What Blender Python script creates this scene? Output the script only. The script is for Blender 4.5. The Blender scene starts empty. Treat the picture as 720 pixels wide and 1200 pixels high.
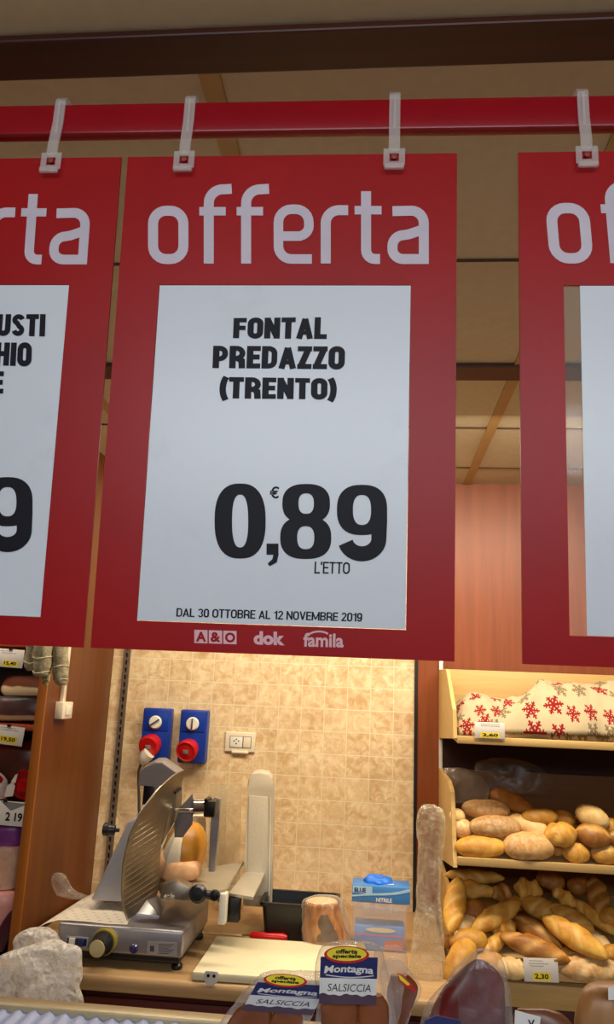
import bpy, bmesh, math, random
from mathutils import Vector, Matrix, Euler, noise
random.seed(7)
S = bpy.context.scene
COL = S.collection
PI = math.pi

# ------------------------------------------------------------------ camera
F_PX, CX, CY, CZ = 900.0, 360.0, 600.0, 1.62
YAW, PITCH, ROLL = math.radians(5.42), math.radians(13.02), math.radians(2.34)
def cam_axes():
    cy, sy = math.cos(YAW), math.sin(YAW)
    f = Vector((-sy*math.cos(PITCH), cy*math.cos(PITCH), math.sin(PITCH)))
    r = Vector((cy, sy, 0)); u = r.cross(f)
    return r*math.cos(ROLL)+u*math.sin(ROLL), -r*math.sin(ROLL)+u*math.cos(ROLL), f
AR, AU, AF = cam_axes()
EYE = Vector((0, 0, CZ))
def at(px, py, y=None, z=None, x=None):
    """The point of the place seen at this pixel of the photograph, on the plane y=, z= or x=."""
    d = AF + AR*((px-CX)/F_PX) - AU*((py-CY)/F_PX)
    t = y/d.y if y is not None else (z-CZ)/d.z if z is not None else x/d.x
    return EYE + d*t
cam = bpy.data.cameras.new('camera'); camo = bpy.data.objects.new('camera', cam); COL.objects.link(camo)
M = Matrix((AR, AU, -AF)).transposed().to_4x4(); M.translation = EYE
camo.matrix_world = M
cam.sensor_fit = 'VERTICAL'; cam.sensor_height = 36.0; cam.lens = 36.0*F_PX/1200.0
cam.clip_start = 0.02
S.camera = camo

# ------------------------------------------------------------------ world, lights, exposure
w = bpy.data.worlds.new('store_light'); S.world = w; w.use_nodes = True
w.node_tree.nodes['Background'].inputs[0].default_value = (.62, .62, .66, 1)
w.node_tree.nodes['Background'].inputs[1].default_value = .10
S.view_settings.view_transform = 'Standard'; S.view_settings.look = 'None'
S.view_settings.gamma = 1; S.view_settings.use_curve_mapping = False
S.view_settings.exposure = 0.0
def area(name, loc, rot, sx, sy, power, col, spread=180):
    l = bpy.data.lights.new(name, 'AREA'); l.shape = 'RECTANGLE'; l.size = sx; l.size_y = sy
    l.energy = power; l.color = col; l.spread = math.radians(spread)
    o = bpy.data.objects.new(name, l); COL.objects.link(o); o.location = loc; o.rotation_euler = [math.radians(a) for a in rot]
    return o
WARM = (1.0, .86, .65); COOL = (.86, .93, 1.0)
area('counter_lamp_light', (-.35, 2.45, 2.44), (12, 0, 0), 1.3, .16, 21, WARM)
area('bread_lamp_light', (.62, 2.2, 2.44), (20, 0, 0), .9, .14, 24, WARM)
area('cabinet_lamp_light', (-1.55, 2.3, 2.40), (14, 0, 0), .7, .12, 8, (1, .84, .66))
area('aisle_lamp_light', (.2, -1.7, 2.40), (74, 0, 0), 2.6, .4, 54, COOL)

# ------------------------------------------------------------------ materials
def lin(c):
    return tuple((v/255/12.92 if v <= 10 else ((v/255+.055)/1.055)**2.4) for v in c)
def rgba(c): return (*lin(c), 1.0)
class NT:
    def __init__(s, name):
        s.m = bpy.data.materials.new(name); s.m.use_nodes = True
        s.t = s.m.node_tree; s.t.nodes.clear()
        s.out = s.n('ShaderNodeOutputMaterial')
    def n(s, typ, **kw):
        x = s.t.nodes.new(typ)
        for k, v in kw.items(): setattr(x, k, v)
        return x
    def l(s, a, b): s.t.links.new(a, b)
    def math(s, op, a, b=None, c=None):
        x = s.n('ShaderNodeMath', operation=op)
        for i, v in enumerate((a, b, c)):
            if v is None: continue
            if isinstance(v, (int, float)): x.inputs[i].default_value = v
            else: s.l(v, x.inputs[i])
        return x.outputs[0]
    def mix(s, fac, a, b):
        x = s.n('ShaderNodeMix', data_type='RGBA')
        for sock, v in ((x.inputs[0], fac), (x.inputs[6], a), (x.inputs[7], b)):
            if isinstance(v, (int, float)): sock.default_value = v
            elif isinstance(v, tuple): sock.default_value = v
            else: s.l(v, sock)
        return x.outputs[2]
    def coords(s, scale=(1, 1, 1), kind='Object', loc=(0, 0, 0)):
        tc = s.n('ShaderNodeTexCoord'); mp = s.n('ShaderNodeMapping')
        mp.inputs['Scale'].default_value = scale; mp.inputs['Location'].default_value = loc
        s.l(tc.outputs[kind], mp.inputs[0]); return mp.outputs[0]
    def noise(s, vec, scale, detail=4, rough=.55, dist=0):
        x = s.n('ShaderNodeTexNoise'); x.inputs['Scale'].default_value = scale; x.inputs['Detail'].default_value = detail
        x.inputs['Roughness'].default_value = rough; x.inputs['Distortion'].default_value = dist
        s.l(vec, x.inputs['Vector']); return x.outputs['Fac']
    def ramp(s, fac, lo, hi):
        x = s.n('ShaderNodeMapRange'); x.inputs[1].default_value = lo; x.inputs[2].default_value = hi
        s.l(fac, x.inputs[0]); return x.outputs[0]
    def bsdf(s, color, rough=.5, metal=0, spec=.5, bump=None, bstr=.2, bdist=.002, **kw):
        b = s.n('ShaderNodeBsdfPrincipled')
        if isinstance(color, tuple): b.inputs['Base Color'].default_value = color
        else: s.l(color, b.inputs['Base Color'])
        if isinstance(rough, (int, float)): b.inputs['Roughness'].default_value = rough
        else: s.l(rough, b.inputs['Roughness'])
        b.inputs['Metallic'].default_value = metal; b.inputs['Specular IOR Level'].default_value = spec
        for k, v in kw.items(): b.inputs[k.replace('_', ' ')].default_value = v
        if bump is not None:
            bp = s.n('ShaderNodeBump'); bp.inputs['Strength'].default_value = bstr; bp.inputs['Distance'].default_value = bdist
            s.l(bump, bp.inputs['Height']); s.l(bp.outputs[0], b.inputs['Normal'])
        return b
    def done(s, sh): s.l(sh.outputs[0], s.out.inputs[0]); return s.m
def plain(name, c, rough=.5, metal=0, var=.06, scale=14, spec=.5, bump=0, **kw):
    t = NT(name); v = t.coords(); f = t.noise(v, scale)
    a = rgba(c); d = tuple(x*(1-var*2) for x in a[:3])+(1,); e = tuple(min(1, x*(1+var*2)) for x in a[:3])+(1,)
    col = t.mix(t.ramp(f, .25, .75), d, e)
    return t.done(t.bsdf(col, rough, metal, spec, bump=f if bump else None, bstr=bump, **kw))
def wood(name, c1, c2, axis='z', rough=.45, scale=1.0):
    t = NT(name)
    sc = {'z': (14, 14, .8), 'x': (.8, 14, 14), 'y': (14, .8, 14)}[axis]
    v = t.coords(tuple(a*scale for a in sc)); f = t.noise(v, 2.2, 6, .6, .4)
    f2 = t.noise(t.coords(tuple(a*scale*5 for a in sc)), 3, 3)
    col = t.mix(t.ramp(f, .3, .7), rgba(c1), rgba(c2))
    col = t.mix(t.math('MULTIPLY', f2, .25), col, rgba(tuple(x*.6 for x in c1)))
    return t.done(t.bsdf(col, rough, 0, .35, bump=f2, bstr=.08))
def film(name, tint=(235, 232, 225), opac=.25, hi=.5, rough=.12, scale=30, bstr=.6):
    """Thin clear or milky plastic foil: lets light through, shines along its creases."""
    t = NT(name); v = t.coords(); f = t.noise(v, scale, 5, .6, .8)
    vo = t.n('ShaderNodeTexVoronoi', feature='F1'); vo.inputs['Scale'].default_value = scale*1.3; t.l(v, vo.inputs['Vector'])
    h = t.math('ADD', f, t.math('MULTIPLY', vo.outputs['Distance'], .8))
    tr = t.n('ShaderNodeBsdfTransparent'); tr.inputs[0].default_value = (.98, .98, .97, 1)
    bp = t.n('ShaderNodeBump'); bp.inputs['Strength'].default_value = bstr; bp.inputs['Distance'].default_value = .010; t.l(h, bp.inputs['Height'])
    tl = t.n('ShaderNodeBsdfTranslucent'); tl.inputs[0].default_value = rgba(tint)
    df = t.n('ShaderNodeBsdfDiffuse'); df.inputs[0].default_value = rgba(tint); t.l(bp.outputs[0], df.inputs['Normal'])
    m2 = t.n('ShaderNodeMixShader'); m2.inputs[0].default_value = .4; t.l(df.outputs[0], m2.inputs[1]); t.l(tl.outputs[0], m2.inputs[2])
    lw = t.n('ShaderNodeLayerWeight'); lw.inputs[0].default_value = .3
    fac = t.math('ADD', t.math('MULTIPLY', lw.outputs['Facing'], hi-opac), t.math('MULTIPLY', t.ramp(f, .3, .75), opac*1.6))
    fac = t.math('MINIMUM', fac, .92)
    mx = t.n('ShaderNodeMixShader'); t.l(fac, mx.inputs[0]); t.l(tr.outputs[0], mx.inputs[1]); t.l(m2.outputs[0], mx.inputs[2])
    gl = t.n('ShaderNodeBsdfGlossy'); gl.inputs['Roughness'].default_value = rough; t.l(bp.outputs[0], gl.inputs['Normal'])
    lw2 = t.n('ShaderNodeLayerWeight'); lw2.inputs[0].default_value = .35; t.l(bp.outputs[0], lw2.inputs['Normal'])
    m3 = t.n('ShaderNodeMixShader'); t.l(t.math('ADD', t.math('MULTIPLY', lw2.outputs['Facing'], .16), .04), m3.inputs[0])
    t.l(mx.outputs[0], m3.inputs[1]); t.l(gl.outputs[0], m3.inputs[2])
    return t.done(m3)
def clear(name, fac=.08, rough=.05, tint=(240, 240, 235)):
    t = NT(name)
    tr = t.n('ShaderNodeBsdfTransparent'); b = t.bsdf(rgba(tint), rough, 0, .9)
    lw = t.n('ShaderNodeLayerWeight'); lw.inputs[0].default_value = .25
    f = t.math('ADD', t.math('MULTIPLY', lw.outputs['Facing'], .18), fac)
    mx = t.n('ShaderNodeMixShader'); t.l(f, mx.inputs[0]); t.l(tr.outputs[0], mx.inputs[1]); t.l(b.outputs[0], mx.inputs[2])
    return t.done(mx)
def tile_mat(x0, z0, pitch):
    t = NT('beige_tile'); tc = t.n('ShaderNodeTexCoord'); sp = t.n('ShaderNodeSeparateXYZ'); t.l(tc.outputs['Object'], sp.inputs[0])
    cb = t.n('ShaderNodeCombineXYZ'); t.l(t.math('ADD', sp.outputs[0], 40*pitch*1.06-x0), cb.inputs[0]); t.l(t.math('ADD', sp.outputs[2], 40*pitch-z0), cb.inputs[1])
    br = t.n('ShaderNodeTexBrick'); br.offset = 0; br.squash = 1
    t.l(cb.outputs[0], br.inputs['Vector'])
    br.inputs['Scale'].default_value = 1; br.inputs['Brick Width'].default_value = pitch*1.06; br.inputs['Row Height'].default_value = pitch
    br.inputs['Mortar Size'].default_value = .0022; br.inputs['Mortar Smooth'].default_value = .3; br.inputs['Bias'].default_value = 0
    br.inputs['Color1'].default_value = (.0, .0, .0, 1); br.inputs['Color2'].default_value = (1, 1, 1, 1)
    v = t.coords(); n1 = t.noise(v, 30, 6, .65, .5); n2 = t.noise(v, 9, 3)
    c = t.mix(t.ramp(n1, .38, .62), rgba((202, 166, 118)), rgba((238, 216, 176)))
    c = t.mix(t.math('MULTIPLY', t.ramp(n2, .45, .7), .45), c, rgba((178, 136, 90)))
    c = t.mix(t.math('MULTIPLY', br.outputs['Color'], .38), c, rgba((232, 208, 166)))
    c = t.mix(br.outputs['Fac'], c, rgba((226, 210, 176)))
    h = t.math('SUBTRACT', t.math('MULTIPLY', n1, .12), br.outputs['Fac'])
    return t.done(t.bsdf(c, .38, 0, .4, bump=h, bstr=.35, bdist=.0015))
def bread_mat(name, crust_d, crust_l, crumb, flour=.0):
    t = NT(name); v = t.coords(); oi = t.n('ShaderNodeObjectInfo')
    n1 = t.noise(v, 22, 5, .6, .5); n2 = t.noise(v, 140, 3); n3 = t.noise(v, 75, 5, .7)
    c = t.mix(t.ramp(n1, .3, .7), rgba(crust_d), rgba(crust_l))
    hv = t.n('ShaderNodeHueSaturation'); t.l(c, hv.inputs['Color'])
    t.l(t.math('ADD', t.math('MULTIPLY', oi.outputs['Random'], .34), .80), hv.inputs['Value'])
    at_ = t.n('ShaderNodeAttribute', attribute_name='crumb')
    c = t.mix(at_.outputs['Fac'], hv.outputs[0], rgba(crumb))
    if flour: c = t.mix(t.math('MULTIPLY', t.ramp(n3, .42, .68), flour), c, rgba((232, 214, 180)))
    return t.done(t.bsdf(c, .5, 0, .35, bump=t.math('ADD', n1, t.math('MULTIPLY', n2, .25)), bstr=.35, bdist=.003))
def snow_mat():
    """Off-white cloth printed with red and taupe snowflakes."""
    t = NT('snowflake_cloth'); uv = t.n('ShaderNodeUVMap'); uv.uv_map = 'UVMap'
    sc = 12.5
    mp = t.n('ShaderNodeVectorMath', operation='SCALE'); mp.inputs[3].default_value = sc; t.l(uv.outputs[0], mp.inputs[0])
    vo = t.n('ShaderNodeTexVoronoi', voronoi_dimensions='2D', feature='F1'); vo.inputs['Scale'].default_value = 1; vo.inputs['Randomness'].default_value = .55
    t.l(mp.outputs[0], vo.inputs['Vector'])
    df = t.n('ShaderNodeVectorMath', operation='SUBTRACT'); t.l(mp.outputs[0], df.inputs[0]); t.l(vo.outputs['Position'], df.inputs[1])
    sp = t.n('ShaderNodeSeparateXYZ'); t.l(df.outputs[0], sp.inputs[0])
    X, Y = sp.outputs[0], sp.outputs[1]
    r = t.math('SQRT', t.math('ADD', t.math('MULTIPLY', X, X), t.math('MULTIPLY', Y, Y)))
    a = t.math('ARCTAN2', Y, X)
    sc2 = t.n('ShaderNodeSeparateColor'); t.l(vo.outputs['Color'], sc2.inputs[0])
    R = t.math('ADD', t.math('MULTIPLY', sc2.outputs[1], .14), .36)
    rn = t.math('DIVIDE', r, R)
    am = t.math('ABSOLUTE', t.math('SUBTRACT', t.math('FLOORED_MODULO', t.math('ADD', a, PI/6), PI/3), PI/6))
    fx = t.math('MULTIPLY', rn, t.math('COSINE', am)); fy = t.math('MULTIPLY', rn, t.math('SINE', am))
    inside = t.math('LESS_THAN', fx, 1.0)
    arm = t.math('LESS_THAN', fy, .105)
    def branch(x0, ln, wd):
        # a twig that leaves the arm at x0 and runs outward at 60 degrees
        dx = t.math('SUBTRACT', fx, x0)
        perp = t.math('ABSOLUTE', t.math('SUBTRACT', t.math('MULTIPLY', dx, .866), t.math('MULTIPLY', fy, .5)))
        along = t.math('ADD', t.math('MULTIPLY', dx, .5), t.math('MULTIPLY', fy, .866))
        return t.math('MULTIPLY', t.math('LESS_THAN', perp, wd), t.math('MULTIPLY', t.math('LESS_THAN', along, ln), t.math('GREATER_THAN', along, 0)))
    m = t.math('MAXIMUM', arm, branch(.34, .30, .065)); m = t.math('MAXIMUM', m, branch(.62, .30, .065))
    m = t.math('MULTIPLY', m, inside)
    # every third flake or so is left out
    m = t.math('MULTIPLY', m, t.math('GREATER_THAN', sc2.outputs[2], .12))
    ink = t.mix(t.math('GREATER_THAN', sc2.outputs[0], .5), rgba((112, 96, 70)), rgba((126, 26, 28)))
    v = t.coords(); n = t.noise(v, 500, 2); n2 = t.noise(v, 18, 4)
    base = t.mix(t.math('MULTIPLY', n, .3), rgba((172, 156, 126)), rgba((142, 126, 98)))
    c = t.mix(m, base, ink)
    return t.done(t.bsdf(c, .9, 0, .1, bump=t.math('ADD', n2, t.math('MULTIPLY', n, .15)), bstr=.5, bdist=.006))
def brushed(name, c, rough=.3, sc=(3, 160, 160), var=.12):
    t = NT(name); f = t.noise(t.coords(sc), 4, 3)
    a = rgba(c); col = t.mix(f, tuple(x*(1-var) for x in a[:3])+(1,), tuple(min(1, x*(1+var)) for x in a[:3])+(1,))
    return t.done(t.bsdf(col, t.math('ADD', t.math('MULTIPLY', f, .2), rough-.1), 1, .5))
def card_mat():
    """Glossy coated white card with faint grey smears."""
    t = NT('price_card_paper'); v = t.coords(); f = t.noise(v, 7, 6, .7, .6); g = t.noise(t.coords((3, 3, 60)), 3, 2)
    c = t.mix(t.math('MULTIPLY', t.ramp(f, .52, .78), .22), rgba((218, 222, 230)), rgba((160, 164, 172)))
    return t.done(t.bsdf(c, .32, 0, .45, bump=g, bstr=.03))

m_red = None
def red_mat():
    t = NT('red_sign_plastic'); v = t.coords(); f = t.noise(v, 60, 5, .7); g = t.noise(v, 5, 4)
    c = t.mix(t.ramp(g, .3, .7), rgba((152, 3, 9)), rgba((166, 6, 14)))
    c = t.mix(t.math('MULTIPLY', t.ramp(f, .66, .8), .3), c, rgba((205, 120, 120)))
    return t.done(t.bsdf(c, .4, 0, .25))
m_red = red_mat()
m_card = card_mat()
m_letter = plain('offer_lettering', (204, 192, 204), .45, var=.04)
m_ink = plain('black_ink', (26, 25, 34), .5, var=.05, spec=.15)
m_logo = plain('pale_logo_ink', (228, 176, 182), .45, var=.03)
m_pocket = clear('clear_pocket', .06, .06)
m_rail = plain('red_painted_steel', (146, 8, 24), .3, var=.04, spec=.3)
m_hook = clear('clear_hook_plastic', .30, .18, (226, 218, 214))
m_ceil = plain('ceiling_tile', (196, 180, 150), .9, var=.03, scale=40, bump=.05)
m_tbar = plain('ceiling_bar', (172, 136, 84), .6, var=.03)
m_gap = plain('ceiling_gap', (70, 50, 34), .9)
m_beam = wood('dark_beam', (58, 22, 12), (74, 30, 16), 'x')
m_wall = wood('brown_wood_panel', (126, 64, 31), (146, 77, 40), 'z', .4)
m_side = wood('orange_wood_side', (96, 46, 10), (112, 58, 15), 'z', .35)
m_edge = wood('orange_wood_edge', (150, 84, 24), (164, 96, 30), 'z', .4)
m_ply = wood('pale_plywood', (196, 158, 96), (216, 180, 116), 'x', .5)
m_counter = wood('worktop_laminate', (176, 140, 96), (196, 160, 114), 'x', .4)
m_cab = wood('dark_cabinet', (66, 20, 12), (84, 28, 16), 'x', .45)
m_plaster = plain('store_plaster', (188, 176, 156), .85)
m_floor = plain('store_floor', (200, 190, 174), .35, scale=3)
m_black = plain('black_plastic', (18, 18, 20), .35)
m_trimblack = plain('black_trim', (14, 13, 13), .5)
m_steel = brushed('brushed_steel', (196, 192, 186), .32)
m_alu = plain('grey_aluminium', (164, 160, 164), .38, metal=.75, var=.05)
m_alud = plain('worn_aluminium', (150, 138, 122), .36, metal=.85, var=.08, scale=30)
m_chrome = plain('chrome', (214, 212, 208), .14, metal=1, var=.02)
m_white = plain('white_plastic', (226, 222, 208), .45, var=.03)
m_board = plain('cutting_board_plastic', (232, 222, 186), .5, var=.04, scale=8)
m_socketw = plain('cream_socket_plastic', (226, 214, 188), .4, var=.03)
m_blue = plain('blue_plastic', (14, 52, 150), .35, var=.06)
m_redp = plain('red_plastic', (196, 18, 20), .3, var=.05)
m_grey = plain('grey_plastic', (128, 126, 126), .5)
m_dgrey = plain('dark_grey', (72, 70, 70), .5)
m_olive = plain('olive_ring', (140, 126, 52), .35)
m_cream = plain('cream_disc', (216, 196, 140), .4)
m_navy = plain('navy_print', (34, 40, 96), .4, var=.06)
m_plate = plain('rating_plate', (150, 146, 148), .45)
m_gblue = plain('glove_box_blue', (62, 128, 196), .4, var=.08)
m_glight = plain('glove_box_pale', (168, 206, 234), .4, var=.05)
m_nitrile = plain('nitrile_blue', (24, 112, 222), .45, var=.08)
m_tag = plain('white_tag', (230, 224, 214), .5, var=.02)
m_yel = plain('yellow_print', (242, 214, 40), .5, var=.03)
m_redink = plain('red_print', (196, 24, 26), .45, var=.04)
m_film = film('clear_film', (240, 234, 226), .085, .5, .12, 26, .8)
m_film_milk = film('milky_film', (228, 220, 204), .26, .6, .2, 22, .9)
m_film_thick = film('crumpled_white_film', (244, 238, 230), .95, .92, .3, 42, .7)
m_acryl = clear('clear_acrylic', .0, .03)

# ------------------------------------------------------------------ mesh helpers
WM = {}
def finish(bm, name, mats, smooth=35):
    bmesh.ops.recalc_face_normals(bm, faces=bm.faces)
    me = bpy.data.meshes.new(name); bm.to_mesh(me); bm.free()
    for m in (mats if isinstance(mats, (list, tuple)) else [mats]): me.materials.append(m)
    if smooth:
        me.polygons.foreach_set('use_smooth', [True]*len(me.polygons))
        me.set_sharp_from_angle(angle=math.radians(smooth))
    return me
def tag(o, label, cat, group=None, kind=None):
    if label: o['label'] = label
    if cat: o['category'] = cat
    if group: o['group'] = group
    if kind: o['kind'] = kind
    return o
def obj(name, bm, mats, parent=None, local=False, smooth=35, label=None, origin=True):
    """One mesh object; vertices are in world space unless local."""
    if parent is not None:
        mw = WM[parent]
        if not local: bm.transform(mw.inverted())
        o = bpy.data.objects.new(name, finish(bm, name, mats, smooth)); COL.objects.link(o)
        o.parent = parent; WM[o] = mw.copy()
    else:
        loc = Vector((0, 0, 0))
        if origin and len(bm.verts):
            xs = [v.co.x for v in bm.verts]; ys = [v.co.y for v in bm.verts]; zs = [v.co.z for v in bm.verts]
            loc = Vector(((min(xs)+max(xs))/2, (min(ys)+max(ys))/2, min(zs)))
            bmesh.ops.translate(bm, verts=bm.verts, vec=-loc)
        o = bpy.data.objects.new(name, finish(bm, name, mats, smooth)); COL.objects.link(o)
        o.location = loc; WM[o] = Matrix.Translation(loc)
    if label: o['label'] = label
    return o
def thing(name, label, cat, mat4, group=None):
    o = bpy.data.objects.new(name, None); COL.objects.link(o)
    if not isinstance(mat4, Matrix): mat4 = Matrix.Translation(Vector(mat4))
    o.matrix_world = mat4; WM[o] = mat4.copy(); o.empty_display_size = .05
    return tag(o, label, cat, group)
def struct(name, bm, m, smooth=0):
    o = obj(name, bm, m, origin=False, smooth=smooth); o['kind'] = 'structure'; return o
def NB(): return bmesh.new()
def box(bm, x0, x1, y0, y1, z0, z1, bev=0, seg=2, mi=0):
    b = bmesh.new()
    vs = [b.verts.new(p) for p in ((x0, y0, z0), (x1, y0, z0), (x1, y1, z0), (x0, y1, z0), (x0, y0, z1), (x1, y0, z1), (x1, y1, z1), (x0, y1, z1))]
    for f in ((0, 3, 2, 1), (4, 5, 6, 7), (0, 1, 5, 4), (1, 2, 6, 5), (2, 3, 7, 6), (3, 0, 4, 7)): b.faces.new([vs[i] for i in f])
    if bev: bmesh.ops.bevel(b, geom=list(b.edges), offset=bev, segments=seg, profile=.5, affect='EDGES')
    merge(bm, b, mi); return bm
def merge(bm, b, mi=0):
    me = bpy.data.meshes.new('tmp'); b.to_mesh(me); b.free()
    n0 = len(bm.faces); bm.from_mesh(me); bpy.data.meshes.remove(me)
    bm.faces.ensure_lookup_table()
    for f in bm.faces[n0:]: f.material_index = mi
def prism(bm, pts, vec, bev=0, mi=0):
    """Polygon of 3-D points pushed along vec."""
    b = bmesh.new(); vec = Vector(vec)
    a = [b.verts.new(p) for p in pts]; c = [b.verts.new(Vector(p)+vec) for p in pts]
    n = len(pts)
    b.faces.new(a); b.faces.new(list(reversed(c)))
    for i in range(n): b.faces.new((a[i], c[i], c[(i+1) % n], a[(i+1) % n]))
    if bev: bmesh.ops.bevel(b, geom=list(b.edges), offset=bev, segments=2, profile=.5, affect='EDGES')
    bmesh.ops.triangulate(b, faces=[f for f in b.faces if len(f.verts) > 4])
    merge(bm, b, mi); return bm
def frame_of(d):
    d = d.normalized(); h = Vector((0, 0, 1)) if abs(d.z) < .9 else Vector((1, 0, 0))
    u = d.cross(h).normalized(); return u, u.cross(d).normalized()
def tube(bm, pts, rad, n=12, caps=True, mi=0):
    b = bmesh.new(); pts = [Vector(p) for p in pts]; rings = []
    for i, p in enumerate(pts):
        d = (pts[min(i+1, len(pts)-1)]-pts[max(i-1, 0)]); u, v = frame_of(d)
        r = rad[i] if isinstance(rad, (list, tuple)) else rad
        rings.append([b.verts.new(p+(u*math.cos(2*PI*k/n)+v*math.sin(2*PI*k/n))*r) for k in range(n)])
    skin(b, rings, caps); merge(bm, b, mi); return bm
def skin(b, rings, caps=True):
    for A, B in zip(rings, rings[1:]):
        n = len(A)
        for k in range(n): b.faces.new((A[k], A[(k+1) % n], B[(k+1) % n], B[k]))
    if caps:
        b.faces.new(list(reversed(rings[0]))); b.faces.new(rings[-1])
def lathe(bm, prof, origin, axis, n=24, mi=0):
    """prof: (radius, height) pairs turned about axis."""
    b = bmesh.new(); axis = Vector(axis).normalized(); u, v = frame_of(axis); o = Vector(origin)
    rings = [[b.verts.new(o+axis*h+(u*math.cos(2*PI*k/n)+v*math.sin(2*PI*k/n))*max(r, 1e-4)) for k in range(n)] for r, h in prof]
    skin(b, rings); merge(bm, b, mi); return bm
def interp(rows, t):
    n = len(rows)-1; x = t*n; i = min(int(x), n-1); f = x-i
    g = lambda k: rows[max(0, min(n, k))]
    out = []
    for a, b, c, d in zip(g(i-1), g(i), g(i+1), g(i+2)):   # Catmull-Rom
        out.append(b+.5*f*(c-a+f*(2*a-5*b+4*c-d+f*(3*(b-c)+d-a))))
    return out
def pillow(rows, Y, depth=.5, n=18, m=20, amp=0.0, freq=30, seed=0, lean=0, flat=1.0, ridge=False, caps=True, fz=1.0):
    """A soft bulging body: rows of (pixel y, left x, right x) taken at distance Y, round in section."""
    bm = bmesh.new(); rings = []
    for i in range(n+1):
        t = i/n; py, xl, xr = interp(rows, t); yy = Y + lean*t
        L, R = at(xl, py, y=yy), at(xr, py, y=yy); C = (L+R)/2; h = (R-L)/2; hw = h.length
        e = 1.0
        ring = []
        for k in range(m):
            a = 2*PI*k/m; ca, sa = math.cos(a), math.sin(a)
            ca = math.copysign(abs(ca)**flat, ca); sa = math.copysign(abs(sa)**flat, sa)
            d = depth*hw if depth < 2 else depth/1000.
            p = C+h*ca+Vector((0, d*sa, 0))
            if amp:
                q = Vector((p.x, p.y, p.z*fz))*freq+Vector((seed*7.3, seed*1.7, seed*3.1)); nv = noise.noise(q)+.5*noise.noise(q*2.1)
                if ridge:   # sharp creases between flat facets
                    ds = noise.voronoi(q)[0]; nv = .5*nv+.9*(ds[1]-ds[0])-.35
                p += (p-C).normalized()*nv*amp
            ring.append(bm.verts.new(p))
        rings.append(ring)
    if caps:
        for ring, s in ((rings[0], 1), (rings[-1], -1)):
            c = sum((v.co for v in ring), Vector())/m; cv = bm.verts.new(c)
            for k in range(m):
                f = (ring[k], ring[(k+1) % m], cv); bm.faces.new(f if s < 0 else tuple(reversed(f)))
    skin(bm, rings, False)
    return bm
def grid(bm, fn, nu, nv, uvs=None, thick=None, mi=0):
    vs = [[bm.verts.new(fn(i/nu, j/nv)) for i in range(nu+1)] for j in range(nv+1)]
    lay = (bm.loops.layers.uv.get('UVMap') or bm.loops.layers.uv.new('UVMap')) if uvs else None
    for j in range(nv):
        for i in range(nu):
            f = bm.faces.new((vs[j][i], vs[j][i+1], vs[j+1][i+1], vs[j+1][i])); f.material_index = mi
            if uvs:
                for lp, (a, b) in zip(f.loops, ((i, j), (i+1, j), (i+1, j+1), (i, j+1))): lp[lay].uv = uvs(a/nu, b/nv)
    return bm
def quad(bm, pts, mi=0):
    f = bm.faces.new([bm.verts.new(p) for p in pts]); f.material_index = mi; return bm

# ---- writing
_tx = {}
def text_shape(body, bold=0.0, shear=0.0):
    key = (body, bold, shear)
    if key not in _tx:
        cu = bpy.data.curves.new('t', 'FONT'); cu.body = body; cu.size = 1; cu.offset = bold; cu.shear = shear; cu.resolution_u = 3
        o = bpy.data.objects.new('t', cu); COL.objects.link(o)
        dg = bpy.context.evaluated_depsgraph_get(); me = bpy.data.meshes.new_from_object(o.evaluated_get(dg))
        vs = [tuple(v.co[:2]) for v in me.vertices]; fs = [tuple(p.vertices) for p in me.polygons]
        bpy.data.meshes.remove(me); bpy.data.objects.remove(o); bpy.data.curves.remove(cu)
        x0, x1 = min(v[0] for v in vs), max(v[0] for v in vs); y0, y1 = min(v[1] for v in vs), max(v[1] for v in vs)
        _tx[key] = ([((x-x0)/(x1-x0), (y-y0)/(y1-y0)) for x, y in vs], fs)
    return _tx[key]
def put_text(bm, body, fn, bold=0.0, shear=0.0, mi=0):
    """fn(s, t) takes the text's box (0..1 across, 0..1 upward) to a point."""
    vs, fs = text_shape(body, bold, shear); out = [bm.verts.new(fn(s, t)) for s, t in vs]
    for f in fs:
        try: bm.faces.new([out[i] for i in f]).material_index = mi
        except ValueError: pass
_lift = [0]
def lifted(fn):
    """each stroke of a drawn word lies a hair above the one before, like layers of ink"""
    _lift[0] = (_lift[0]+1) % 12; k = _lift[0]*1.5e-5
    def g(x, y):
        p = fn(x, y); return Vector((p.x, p.y-k, p.z))
    return g
def ribbon(bm, pts, wd, fn0, closed=False, cap=True):
    """A stroke of even width along 2-D points, taken through fn to 3-D."""
    fn = lifted(fn0)
    P = [Vector(p) for p in pts]; n = len(P); L = []; R = []
    ws = wd if isinstance(wd, (list, tuple)) else [wd]*n
    for i in range(n):
        a = P[i-1] if (i > 0 or closed) else P[i]; b = P[(i+1) % n] if (i < n-1 or closed) else P[i]
        d1 = (P[i]-a) if (P[i]-a).length > 1e-9 else (b-P[i]); d2 = (b-P[i]) if (b-P[i]).length > 1e-9 else d1
        n1 = Vector((-d1.y, d1.x)).normalized(); n2 = Vector((-d2.y, d2.x)).normalized(); m = (n1+n2).normalized()
        k = min(1.0/max(m.dot(n1), .4), 1.6)*ws[i]/2
        L.append(bm.verts.new(fn(*(P[i]+m*k)))); R.append(bm.verts.new(fn(*(P[i]-m*k))))
    for i in range(n if closed else n-1):
        j = (i+1) % n; bm.faces.new((L[i], R[i], R[j], L[j]))
def arc(cx, cy, rx, ry, a0, a1, n=10):
    return [(cx+rx*math.cos(math.radians(a0+(a1-a0)*i/n)), cy+ry*math.sin(math.radians(a0+(a1-a0)*i/n))) for i in range(n+1)]
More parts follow.
